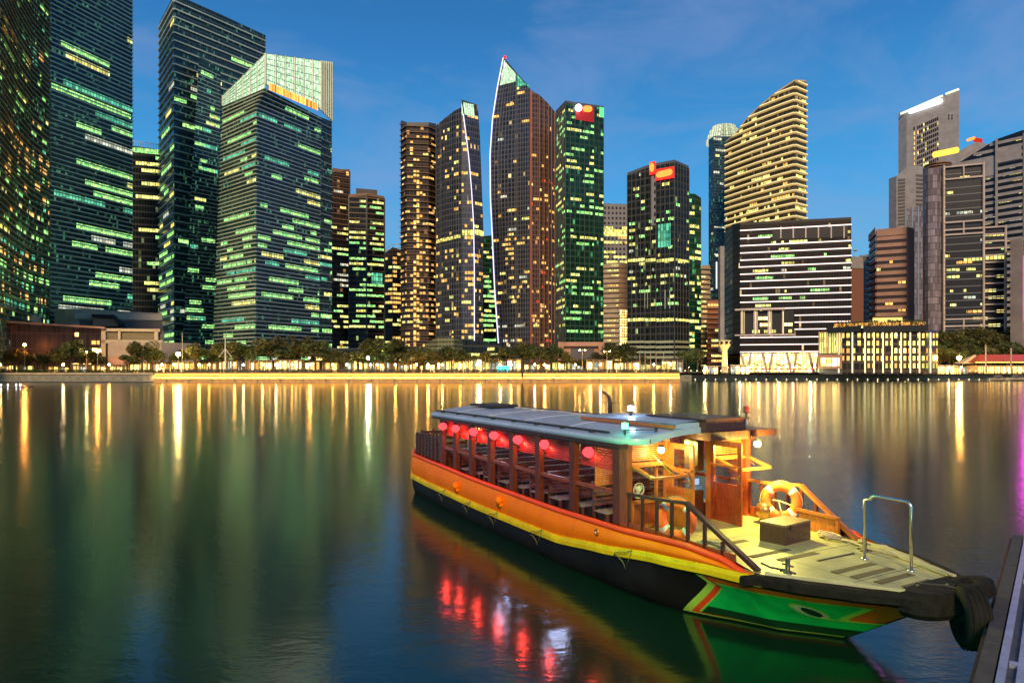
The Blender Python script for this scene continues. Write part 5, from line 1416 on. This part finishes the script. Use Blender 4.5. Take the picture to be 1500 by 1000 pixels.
# roof: shallow arch with turned down edges and rounded corners
RS0, RS1 = -8.75, .32
def rw(s):
    if s > RS1-.5: q = (s-(RS1-.5))/.5; return 1.18+.42*math.sqrt(max(0,1-q*q))
    if s < RS0+.3: q = (RS0+.3-s)/.3; return 1.35+.25*math.sqrt(max(0,1-q*q))
    return 1.60
def rz_(s, t): return 2.72+.15*(1-abs(t)**2.2)-.0*s
m_ = MB()
def roofp(u, v):
    s = RS0+(RS1-RS0)*(u if u < .85 else .85+.15*math.sin((u-.85)/.15*math.pi/2)); t = 2*v-1
    return Vector((s, t*rw(s), rz_(s, t)))
m_.grid(roofp, 60, 20); m_.build('roof', P_roof, boat, smooth=True)
m_ = MB(); m_.grid(lambda u,v: roofp(u,v)-Vector((0,0,.09)), 60, 20); m_.build('ceiling', W3, boat, smooth=True)
m_ = MB()
for v in (0, 1):
    m_.grid(lambda u,w: roofp(u, v)-Vector((0,0,.11*w))+Vector((0,(.03*math.sin(math.pi*w))*(1 if v else -1),0)), 60, 4)
for u in (0, 1): m_.grid(lambda v,w: roofp(u, v)-Vector((0,0,.11*w)), 20, 2)
m_.build('roof_edge', P_roof, boat, smooth=True)
for side in (-1, 1):
    m_ = MB(); pts = [Vector((s, side*(1.46), rz_(s,.91)+.03)) for s in [RS0+.25+k*.5 for k in range(17)]]
    m_.tube(pts, .022, 6)
    for p in pts[1::2]: m_.box((p.x-.07,p.y-.05 if side < 0 else p.y-.02,p.z-.06),(p.x+.07,p.y+.02 if side < 0 else p.y+.05,p.z+.02))
    m_.build('roof_rail', M_dark, boat)
    m_ = MB(); m_.grid(lambda u,v: Vector((RS0+.1+(RS1-.25-RS0)*u, side*1.56, 2.62-.07*v)), 10, 1); m_.build('fascia', W, boat)
# rain streaks / seams on the roof as thin batten lines
m_ = MB()
for s in (-7.4,-5.6,-3.8,-2.0): m_.tube([Vector((s, t*1.45, rz_(s,t*.91)+.004)) for t in [-1+q*.2 for q in range(11)]], .006, 4)
m_.build('roof_seam', mat('seam_pale', (.6,.62,.66), .35), boat)
MB().box((-8.3,-.5,2.90),(-7.0,.35,2.96)).box((-8.25,-.1,2.86),(-7.1,.3,2.90)).build('roof_hatch', M_dark, boat)
# sliding roof panel over the middle
m_ = MB(); m_.grid(lambda u,v: Vector((-2.6+2.9*u, -.62+1.9*v, 2.95+.05*math.sin(math.pi*v)-.03*(1-u)**3)), 12, 8); m_.box((-2.5,-.60,2.84),(.28,-.57,2.945)); m_.box((.25,-.6,2.86),(.28,1.25,2.96)); m_.build('sliding_roof', P_roof, boat, smooth=False)
MB().box((-2.55,-.66,2.865),(.30,-.61,2.925)).build('sliding_roof_trim', W3, boat)
# wheelhouse roof and canopy forward
m_ = MB(); m_.box((-1.1,.0,2.80),(.45,1.02,3.0)); m_.box((-1.15,-.04,3.002),(.50,1.06,3.03)); m_.build('wheelhouse_roof', Wd, boat)
MB().box((-.3,1.03,2.68),(.62,1.66,2.80)).box((-.2,.0,2.64),(.58,1.02,2.795)).build('door_canopy', Wd, boat)
# curved pipe on the roof
m_ = MB(); m_.lathe([(.12,0),(.12,.03),(.05,.06),(.05,.06)], (-3.35,.75,2.83), 12); m_.tube([(-3.35,.75,2.85),(-3.35,.75,3.12),(-3.38,.74,3.28),(-3.48,.70,3.38),(-3.58,.66,3.42)], [.055,.05,.04,.03,.012], 8); m_.bar((-3.55,.6,3.15),(-3.15,.9,3.15),.012); m_.build('exhaust_pipe', M_dark, boat, smooth=True)
# masthead, starboard and port lights
m_ = MB(); m_.tube([(-1.55,-.1,2.95),(-1.55,-.1,3.08)], .03, 8); o_ = m_.build('mast_light', M_dark, boat); MB().lathe([(.01,-.05),(.06,-.045),(.06,.045),(.01,.05)], (-1.55,-.1,3.13), 12).build('lens', emis('lens_white', (.55,.75,1), 28), o_)
m_ = MB(); m_.tube([(-.12,-1.40,2.76),(-.12,-1.40,2.86)], .022, 8); m_.tube([(-.2,-1.34,2.84),(.2,-1.0,2.86)], .010, 6); m_.ball((.22,-.98,2.86), .035, n=8); o_ = m_.build('side_light', M_dark, boat); MB().lathe([(.01,-.055),(.055,-.05),(.055,.05),(.01,.055)], (-.12,-1.40,2.92), 12).build('lens', emis('lens_green', (.04,1,.35), 16), o_)
m_ = MB(); m_.tube([(.55,.92,3.03),(.55,.92,3.13)], .02, 6); m_.lathe([(.07,.10),(.07,.12)], (.55,.92,3.02), 10); o_ = m_.build('port_light', M_dark, boat); MB().lathe([(.01,-.06),(.055,-.05),(.055,.05),(.01,.06)], (.55,.92,3.19), 12).build('lens', mat('lens_dull_red', (.25,.03,.02), .3), o_)

# forward bulkhead --------------------------------------------------------
def part(nm, boxes, m, par=None):
    mb = MB()
    for a, b in boxes: mb.box(a, b)
    return mb.build(nm, m, par or boat)
FB = .02
part('bulkhead_lower', [((-.03,.52,1.06),(FB,1.42,1.60))], W2); lowp = part('bulkhead_lower', [((-.03,-1.42,1.06),(FB,-.52,1.60))], W2)
part('bulkhead_moulding', [((FB,-1.40,1.54),(FB+.03,-.52,1.60)),((FB,-1.40,1.10),(FB+.02,-1.33,1.53)),((FB,-.60,1.10),(FB+.02,-.53,1.53)),((FB,-1.32,1.10),(FB+.02,-.61,1.16)),((FB,.53,1.54),(FB+.03,1.40,1.60)),((FB,.53,1.10),(FB+.02,.60,1.53)),((FB,1.33,1.10),(FB+.02,1.40,1.53)),((FB,.61,1.10),(FB+.02,1.32,1.16))], W3, lowp)
part('corner_post', [((-.10,-1.54,1.0),(.10,-1.41,2.66))], W2); part('corner_post', [((-.10,1.41,1.0),(.10,1.54,2.66))], W2)
part('door_post', [((-.06,-.56,1.06),(.05,-.50,2.66))], W3); part('door_post', [((-.06,.50,1.06),(.05,.56,2.66))], W3)
part('window_head', [((-.03,-1.40,2.22),(.03,-.57,2.27))], W3); part('window_head', [((-.03,.57,2.22),(.03,1.40,2.27))], W3)
part('mullion', [((-.03,-.80,1.61),(.03,-.76,2.21))], W3)
for side in (-1, 1):   # slatted transom above the windows and slatted inner wall
    m_ = MB(); y0, y1 = (-1.40,-.57) if side < 0 else (.57,1.40)
    for q in range(9): m_.box((-.02,y0,2.295+q*.036),(.0,y1,2.318+q*.036))
    m_.build('slatted_transom', W3, boat)
m_ = MB()
for q in range(26): m_.box((-1.05,-1.38,1.72+q*.036),(-1.03,-.6,1.745+q*.036))
m_.build('slatted_screen', W3, boat)
# centre panel inside the doorway with notice and console
part('inner_panel', [((-.16,.02,2.0),(-.10,.49,2.62)),((-.16,.02,1.06),(-.10,.49,1.62)),((-.16,-.02,1.06),(-.08,.02,2.62))], Wd)
part('paper_notice', [((-.098,.10,2.34),(-.093,.23,2.56))], mat('paper', (.6,.6,.52), .8))
MW2 = mat('console_blue', (.10,.22,.50), .3)
part('console', [((-.30,.06,1.64),(-.12,.46,1.70)),((-.28,.14,1.70),(-.16,.44,1.86))], MW2); part('console_screen', [((-.158,.17,1.73),(-.150,.42,1.84))], emis('screen_pale', (.45,.65,1.0), .9))
# helm wheel behind
m_ = MB(); m_.torus((-.5,.25,1.8), .22, (.02,.02), Matrix.Rotation(R(90),3,'Y'), 24, 6)
for k in range(6): a = k*math.pi/6; m_.bar((-.5,.25-.28*math.cos(a),1.8-.28*math.sin(a)),(-.5,.25+.28*math.cos(a),1.8+.28*math.sin(a)),.018)
m_.build('helm_wheel', W3, boat, smooth=False)
# doors standing open
def door(y, x0, x1, wood_):
    d = part('door', [((x0,y-.02,1.10),(x0+.09,y+.02,2.60)),((x1-.09,y-.02,1.10),(x1,y+.02,2.60)),((x0+.09,y-.02,2.50),(x1-.09,y+.02,2.60)),((x0+.09,y-.02,1.10),(x1-.09,y+.02,1.24)),((x0+.09,y-.02,1.72),(x1-.09,y+.02,1.82)),((x0+.09,y-.012,1.24),(x1-.09,y+.008,1.72)),((x0+.09,y-.02,1.42),(x1-.09,y+.015,1.47))], wood_)
    part('glazing_bar', [((x0+.02,y-.045,2.13),(x1-.02,y-.022,2.17))], W3, d)
    m_ = MB(); m_.lathe([(.028,0),(.028,.03),(.02,.035),(.01,.036)], (x1-.045,y-.05,1.95), 10, Matrix.Rotation(R(90),3,'X')); m_.tube([(x1-.045,y-.06,1.95),(x1-.12,y-.075,1.96),(x1-.20,y-.065,1.945)], .013, 8); m_.box((x1-.065,y-.028,1.84),(x1-.025,y-.020,2.02)); m_.build('handle', M_br, d, smooth=False)
    gm = bpy.data.materials.get('door_glass') or NT('door_glass')
    if not isinstance(gm, bpy.types.Material):
        t_ = gm; g = t_.n('ShaderNodeBsdfGlossy'); g.inputs['Roughness'].default_value = .05; tr = t_.n('ShaderNodeBsdfTransparent'); mx_ = t_.n('ShaderNodeMixShader'); mx_.inputs[0].default_value = .12
        t_.l(tr.outputs[0], mx_.inputs[1]); t_.l(g.outputs[0], mx_.inputs[2]); t_.l(mx_.outputs[0], t_.out.inputs[0]); gm = t_.m
    part('pane', [((x0+.09,y-.003,1.82),(x1-.09,y+.003,2.50))], gm, d)
    return d
door(.53,.05,.80,W2); door(-.50,.05,.66,W3)
# propped open window flaps
def flap(y0, y1):
    m_ = MB(); a, b = Vector((.05,0,2.22)), Vector((.58,0,2.07))
    A0, A1, B0, B1 = a+Vector((0,y0,0)), a+Vector((0,y1,0)), b+Vector((0,y0,0)), b+Vector((0,y1,0))
    for p, q in ((A0,A1),(B0,B1),(A0,B0),(A1,B1)): m_.bar(p, q, .085, .04)
    o = m_.build('window_flap', W3, boat)
    m_ = MB(); dn = Vector((0,0,-.012)); m_.face([A0+dn,A1+dn,B1+dn,B0+dn]); m_.build('pane', bpy.data.materials['door_glass'], o)
    m_ = MB(); mid = (y0+y1)/2; m_.bar((.05,mid-.18,2.60),(.50,mid+.1,2.12),.012); m_.build('prop_rod', M_br, o)
flap(-1.36,-.60); flap(.68,1.52)
# bulbs
EB = emis('bulb_warm', (1,.72,.22), 60)
for nm, p in (('deck_lamp',(.22,-.86,2.50)),('deck_lamp',(.70,1.05,2.55))):
    m_ = MB(); m_.lathe([(.05,.09),(.05,.05),(.03,.03)], p, 10); o = m_.build(nm, M_dark, boat); MB().ball(p, .06, n=12).build('bulb', EB, o)
def plight(name, p, e, col, r_=.06):
    l = bpy.data.lights.new(name, 'POINT'); l.energy = e; l.color = col; l.shadow_soft_size = r_
    o = bpy.data.objects.new(name, l); COL.objects.link(o); o.location = bw_(*p); return o
plight('deck_lamp_glow', (.26,-.86,2.38), 17, (1,.62,.18)); plight('deck_lamp_glow', (.86,1.05,2.40), 320, (1,.82,.16))
plight('cabin_lamp_glow', (-.6,-.9,2.5), 16, (1,.50,.12))
plight('side_light_glow', (.9,-2.3,2.5), 70, (.10,1,.14), .05)
plight('mast_light_glow', (-1.5,-.15,3.25), 6, (.5,.7,1), .03)
part('cabin_lamp', [((-.62,-.92,2.60),(-.58,-.88,2.66))], EB)
# green dock lamp on the pontoon face
dl = MB(); dl.lathe([(.01,.05),(.05,.04),(.05,-.04),(.01,-.05)], (-1.2,.07,.78), 12); dl_o = dl.build('dock_lamp', emis('dock_green', (.05,1,.15), 20), bpy.data.objects['pontoon'])
_l = bpy.data.lights.new('dock_lamp_glow', 'POINT'); _l.energy = 75; _l.color = (.06,1,.12); _l.shadow_soft_size = .08
_o = bpy.data.objects.new('dock_lamp_glow', _l); COL.objects.link(_o); _o.location = po-1.2*pd+Vector((-pd.y,pd.x,0))*.22+Vector((0,0,.78))
# tube lamps under the roof
ET = emis('tube_cool', (.50,.62,1.0), 75, 'AUTO')
for s in (-2.3,-4.6,-6.9): MB().tube([(s,-.35,2.66),(s,.35,2.66)], .02, 8).build('tube_lamp', ET, boat)
# benches
WS = wood('slat_pale_sheen', (.26,.22,.26), .2, coat=.9)  # pale cool tone paints in the highlights along the slats
for k in range(9):
    s = -1.15-k*.80; m_ = MB(); yb = ry(s)-.12
    for q in range(5): m_.box((s+.02*q*-.6,-yb,1.32+q*.085),(s+.018-.012*q,yb,1.375+q*.085))
    for y in (-yb+.02,-.4,.4,yb-.06): m_.box((s-.06,y,.79),(s-.02,y+.05,1.72)); m_.box((s+.36,y,.79),(s+.40,y+.05,1.22))
    bo_ = m_.build('bench', W4, boat); m_ = MB()
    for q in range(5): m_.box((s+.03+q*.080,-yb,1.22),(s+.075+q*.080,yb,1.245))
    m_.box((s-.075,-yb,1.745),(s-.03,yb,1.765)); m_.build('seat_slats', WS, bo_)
# after cabin with carved rail
part('aft_bulkhead', [((-8.62,-1.3,.8),(-8.56,1.3,1.55)),((-8.62,-1.3,2.3),(-8.56,1.3,2.62))], Wd)
for side in (-1, 1):
    m_ = MB()
    for k in range(8):
        s = -8.7-k*.36; y = side*(bd(s)-.16); h = 2.02-.03*k
        m_.bar((s,y,1.2),(s,y,h),.07)
        m_.ball((s,y,h+.05), .05, n=8)
    for z in (1.32,1.44,1.56,1.68,1.80): m_.bar((-8.65,side*(bd(-8.65)-.16),z),(-9.9,side*(bd(-9.9)-.16),z),.03,.09); m_.bar((-9.9,side*(bd(-9.9)-.16),z),(-11.25,side*(bd(-11.25)-.16),z),.03,.09)
    for a, b in ((-8.7,-9.9),(-9.9,-11.25)): m_.bar((a,side*(bd(a)-.16),1.93),(b,side*(bd(b)-.16),1.90),.06,.06)
    m_.build('stern_rail', Wd, boat)
m_ = MB()
for z in (1.3,1.5,1.7,1.9): m_.bar((-11.28,-.8,z),(-11.28,.8,z),.04,.1)
for y in (-.8,-.4,0,.4,.8): m_.bar((-11.28,y,1.2),(-11.28,y,2.0),.06)
m_.build('stern_rail', Wd, boat)
part('engine_box', [((-10.6,-.6,.8),(-9.2,.6,1.5))], Wd)
m_ = MB(); m_.ball((-12.2,-.62,.55), .17, n=12); m_.ball((-12.2,.62,.55), .17, n=12); m_.build('stern_fender', M_rb, boat, smooth=True)
# fore rails
def forerail(side, s_end, s_top):
    y = side*1.50; pts = [(-.02,y,1.76),(.55,y,1.77),(s_top,y,1.83)]
    m_ = MB(); m_.bar(pts[0],pts[1],.07,.05); m_.bar(pts[1],pts[2],.07,.05)
    m_.build('hand_rail', Wd if side < 0 else W3, boat)
    m_ = MB(); m_.bar((s_top,y,1.835),(s_end,side*1.42,1.10),.085,.06); m_.build('sloping_rail', Wd if side < 0 else W3, boat)
    n = 7
    for k in range(n):
        s = .12+k*(s_end-.35)/n
        zt_ = 1.75+.04*s if s < s_top else 1.83-(s-s_top)/(s_end-s_top)*.73-.03
        MB().box((s-.025,y-.02,1.12),(s+.025,y+.02,zt_)).build('baluster', Wd if side < 0 else W, boat)
    part('toe_board', [((.02,y-.02,1.08),(s_end-.35,y+.02,1.26))], W2)
forerail(-1, 2.86, 1.52); forerail(1, 2.42, 1.28)
# low inner box rail on the port side (behind the chest)
m_ = MB(); m_.bar((1.3,1.36,1.42),(2.15,1.36,1.40),.05,.05); m_.bar((2.12,1.36,1.09),(2.12,1.36,1.40),.05); m_.build('low_rail', W3, boat)
part('low_panel', [((1.35,1.37,1.09),(2.1,1.385,1.38))], W3)
# hoop rail near the bow
m_ = MB(); zb = dz(3.6); cz = zb+.97
pts = [(3.94,.38,zb),(3.94,.38,cz-.10)]+[(3.94-.09*(1-math.cos(R(a))),.38,cz-.10+.09*math.sin(R(a))) for a in (20,45,70,90)]
pts += [(3.34-(-.09)*(1-math.cos(R(a))),.38,cz-.10+.09*math.sin(R(a))) for a in (90,70,45,20)]+[(3.25,.38,cz-.10),(3.25,.38,zb)]
m_.tube(pts, .021, 10); m_.lathe([(.05,0),(.05,.015),(.02,.02)], (3.94,.38,zb), 12); m_.lathe([(.05,0),(.05,.015),(.02,.02)], (3.25,.38,zb), 12); m_.build('boarding_hoop', M_ch, boat, smooth=True)
for s, y in ((3.18,-1.22),(2.96,.82)):
    m_ = MB(); z = dz(s); m_.lathe([(.06,0),(.06,.02),(.032,.03),(.032,.20),(.038,.215),(.01,.22)], (s,y,z), 12); m_.tube([(s-.09,y,z+.12),(s+.09,y,z+.12)], .014, 8); m_.tube([(s-.1,y-.03,z+.02),(s-.02,y,z+.05),(s+.1,y+.04,z+.02)], .014, 6); m_.build('bollard', mat('bollard_iron', (.12,.11,.09), .4, .7) if 'bollard_iron' not in bpy.data.materials else bpy.data.materials['bollard_iron'], boat, smooth=True)
m_ = MB()
for p in ((4.45,-.35),(4.62,.0),(4.4,.42)): m_.ball((p[0],p[1],1.17), .022, n=8)
m_.build('bow_stud', M_br, boat)

# ---- loose things aboard ------------------------------------------------
# lanterns
LANS = [-1.22,-2.82,-3.95,-5.12,-6.25,-7.35,-8.2]
nm_ = ['nearest the bow','second from the bow','third from the bow','middle one of the seven','third from the stern','second from the stern','nearest the stern']
ELN = emis('lantern_paper_lit', (1.0,.075,.09), 1.7)
for k, s in enumerate(LANS):
    e_ = empty('red_lantern', bw_(s,-1.40,2.34), 'round glowing red lantern under the boat roof edge, '+nm_[k], 'lantern', 'red lanterns along the boat roof')
    e_.rotation_euler.z = BA
    prof = [(.04,-.10)]+[((.118+.005*(i%2))*math.sin(math.pi*(i+1.5)/13)**.6, -.085+.17*i/10) for i in range(11)]+[(.04,.105)]
    MB().lathe(prof, (0,0,0), 20).build('paper_globe', ELN, e_, smooth=True)
    m_ = MB(); m_.lathe([(.045,-.12),(.045,-.10)], (0,0,0), 12); m_.lathe([(.045,.10),(.045,.125),(.01,.126)], (0,0,0), 12); m_.tube([(0,0,.12),(0,0,.26)], .005, 5); m_.build('cap', M_dark, e_)
    plight('lantern_glow', (s+.16,-1.36,2.28), 11, (1,.06,.04), .05)
# lifebuoys
def lifebuoy(loc, rot, lab):
    e_ = empty('lifebuoy', loc, lab, 'lifebuoy', 'lifebuoys on the foredeck rails'); e_.rotation_euler = rot
    MB().torus((0,0,0), .265, (.085,.055), Matrix.Identity(3), 44, 14).build('ring', M_lb, e_, smooth=True)
    for k in range(4):
        a0 = R(45+k*90); m_ = MB()
        m_.grid(lambda u,v: Vector(((.265+.088*math.cos(2*math.pi*v))*math.cos(a0+(u-.5)*.28),(.265+.088*math.cos(2*math.pi*v))*math.sin(a0+(u-.5)*.28),.058*math.sin(2*math.pi*v))), 4, 14)
        m_.build('white_band', M_lw, e_, smooth=True)
    m_ = MB(); pts = []
    for k in range(49):
        a = 2*math.pi*k/48; sag = .035*abs(math.sin(2*a+math.pi/2)); pts.append((( .345+sag*.6)*math.cos(a),(.345+sag*.6)*math.sin(a),.02))
    m_.tube(pts, .006, 6); m_.build('grab_line', M_rope, e_, smooth=True)
    return e_
lifebuoy(bw_(1.02,1.30,1.52), (R(83), 0, BA+R(30)), 'orange lifebuoy with white bands leaning on the far rail behind the brown chest')
lifebuoy(bw_(1.00,-1.22,1.46), (R(86), 0, BA+R(22)), 'orange lifebuoy hanging behind the near balusters of the boat')
m_ = MB(); c_ = bw_(1.05,1.22,1.5)
m_.tube([bw_(.8,1.25,1.52),bw_(1.05,1.2,1.54),bw_(1.3,1.22,1.50)], .014, 6); m_.tube([bw_(1.05,1.2,1.54),bw_(1.12,1.18,1.35),bw_(1.2,1.2,1.2)], .014, 6)
tag(m_.build('rope_line', M_rope), 'pale knotted line strung across the far lifebuoy', 'rope')
# chest
ce = empty('deck_chest', bw_(1.86,.38,dz(1.8)-.01), 'brown lidded wooden chest standing on the foredeck', 'chest'); ce.rotation_euler.z = BA+R(7)
MB().box((-.24,-.37,0),(.22,.37,.30)).build('box', wood('chest_wood', (.075,.034,.018), .5), ce); MB().box((-.245,-.375,.302),(.225,.375,.335)).build('lid', wood('chest_lid', (.20,.13,.06), .5), ce)
MB().box((.241,-.26,.25),(.252,-.21,.335)).build('latch', M_dark, ce)
# bronze pot
e_ = empty('bronze_pot', bw_(.75,1.18,dz(.7)), 'round bronze coloured pot on the deck beside the far window flap', 'pot')
MB().lathe([(.02,0),(.10,0),(.10,.05),(.07,.07),(.15,.16),(.17,.24),(.13,.34),(.06,.38),(.02,.385)], (0,0,0), 20).build('body', mat('bronze', (.45,.24,.09), .3, .85), e_, smooth=True)
# fan
e_ = empty('desk_fan', bw_(-.12,-1.08,1.62), 'small white desk fan in the near front window of the boat', 'fan'); e_.rotation_euler.z = BA
fr = Matrix.Rotation(R(90),3,'Y')
m_ = MB(); m_.torus((0,0,.14), .12, (.006,.006), fr, 28, 6); m_.torus((.03,0,.14), .08, (.004,.004), fr, 24, 6)
for k in range(12): a = k*math.pi/6; m_.bar((.03,0,.14),(0,.12*math.cos(a),.14+.12*math.sin(a)),.004)
m_.build('guard', M_lw, e_); m_ = MB()
for k in range(3):
    a = k*2.094; m_.face([(-.01,0,.14),(-.01,.09*math.cos(a),.14+.09*math.sin(a)),(-.01,.10*math.cos(a+.5),.14+.10*math.sin(a+.5)),(-.01,.07*math.cos(a+1),.14+.07*math.sin(a+1))])
m_.build('blades', mat('fan_blade', (.35,.5,.5), .3), e_); m_ = MB(); m_.ball((-.07,.06,.14), .05, n=10); m_.tube([(-.06,.04,.1),(-.06,.04,.0)], .02, 8); m_.lathe([(.06,0),(.06,.015),(.0,.016)], (-.06,.04,-.02), 12); m_.build('motor', mat('fan_cream', (.75,.6,.3), .4), e_, smooth=True)
# ropes
def coil(s, y, n, r_, lab, nm='rope_coil'):
    m_ = MB(); r = random.Random(int(s*100)); pts = []
    for k in range(n*14):
        a = k*2*math.pi/14; q = r_*(1-.25*k/(n*14))+r.uniform(-.02,.02); pts.append(bw_(s+q*math.cos(a)*1.3, y+q*math.sin(a)*.7, dz(s)+.03+.012*(k/14)+r.uniform(0,.02)))
    m_.tube(pts, .016, 6); tag(m_.build(nm, M_rope, smooth=True), lab, 'rope')
coil(1.75,-1.15,5,.26,'pale coiled rope inside the near balusters at the foot of the sloping rail'); coil(.75,-1.05,4,.2,'pale coiled rope beneath the near lifebuoy'); coil(2.15,1.10,4,.17,'rope coil behind the brown chest by the far rail')
m_ = MB(); m_.tube([bw_(2.2,1.0,dz(2.2)+.02),bw_(2.5,1.12,dz(2.5)+.02),bw_(2.75,1.02,dz(2.7)+.02),bw_(2.96,.84,dz(3)+.03),bw_(3.1,.95,dz(3)+.02),bw_(3.4,.9,dz(3.4)+.02)], .017, 6); tag(m_.build('mooring_rope', M_rope, smooth=True), 'pale rope lying from the coil to the far bollard', 'rope')
m_ = MB(); m_.tube([bw_(2.86,-1.38,dz(2.8)+.10),bw_(2.98,-1.33,dz(2.8)+.06),bw_(3.08,-1.27,dz(3)+.05),bw_(3.18,-1.22,dz(3.1)+.05)], .014, 6); tag(m_.build('mooring_rope', mat('rope_dark', (.06,.055,.05), .8), smooth=True), 'short dark line from the sloping rail to the near bollard', 'rope')
m_ = MB(); m_.tube([bw_(4.42,-.35,1.19),bw_(4.7,-.2,1.22),bw_(4.95,-.12,1.20),bw_(5.05,-.15,1.05)], .012, 6); tag(m_.build('fender_line', bpy.data.materials['rope_dark'], smooth=True), 'dark line tying the hanging tyre to the bow', 'rope')
# tyres
def tyre(loc, rot, R_, w_, lab):
    e_ = empty('tyre_fender', loc, lab, 'tyre', 'tyre fenders at the bow'); e_.rotation_euler = rot
    m_ = MB(); m_.torus((0,0,0), R_-.11, (.11,w_), Matrix.Identity(3), 48, 16, .7); m_.build('carcass', M_rb, e_, smooth=True)
    m_ = MB()
    for q in (-.06,-.02,.02,.06): m_.torus((0,0,q*w_/.10), R_+.001, (.007,.012), Matrix.Identity(3), 48, 6)
    m_.build('tread', M_rb, e_, smooth=True)
tyre(bw_(4.98,-.17,.90), (R(90),R(0),R(76)), .38, .14, 'large black tyre hanging upright between the bow and the pontoon')
tyre(bw_(4.72,.34,1.10), (R(12),R(-10),BA), .27, .10, 'smaller black tyre lying flat on the tip of the bow')

# camera ------------------------------------------------------------------
cd = bpy.data.cameras.new('camera'); cam = bpy.data.objects.new('camera', cd); COL.objects.link(cam)
cam.location = (0,0,H); cam.rotation_euler = (R(90),0,0); cd.sensor_width = 36; cd.lens = 24; cd.shift_y = (HZ-500)/1500.0; cd.clip_start = .1; cd.clip_end = 12000
scene.camera = cam
vs = scene.view_settings; vs.view_transform = 'Standard'; vs.look = 'None'; vs.gamma = 1; vs.exposure = .15; vs.use_curve_mapping = False
scene.render.engine = 'CYCLES'; c = scene.cycles
c.use_denoising = True; c.max_bounces = 6; c.diffuse_bounces = 2; c.glossy_bounces = 4; c.transparent_max_bounces = 8; c.transmission_bounces = 3; c.sample_clamp_indirect = 4; c.sample_clamp_direct = 0; c.blur_glossy = .5; c.caustics_reflective = True; c.caustics_refractive = False; c.use_light_tree = True
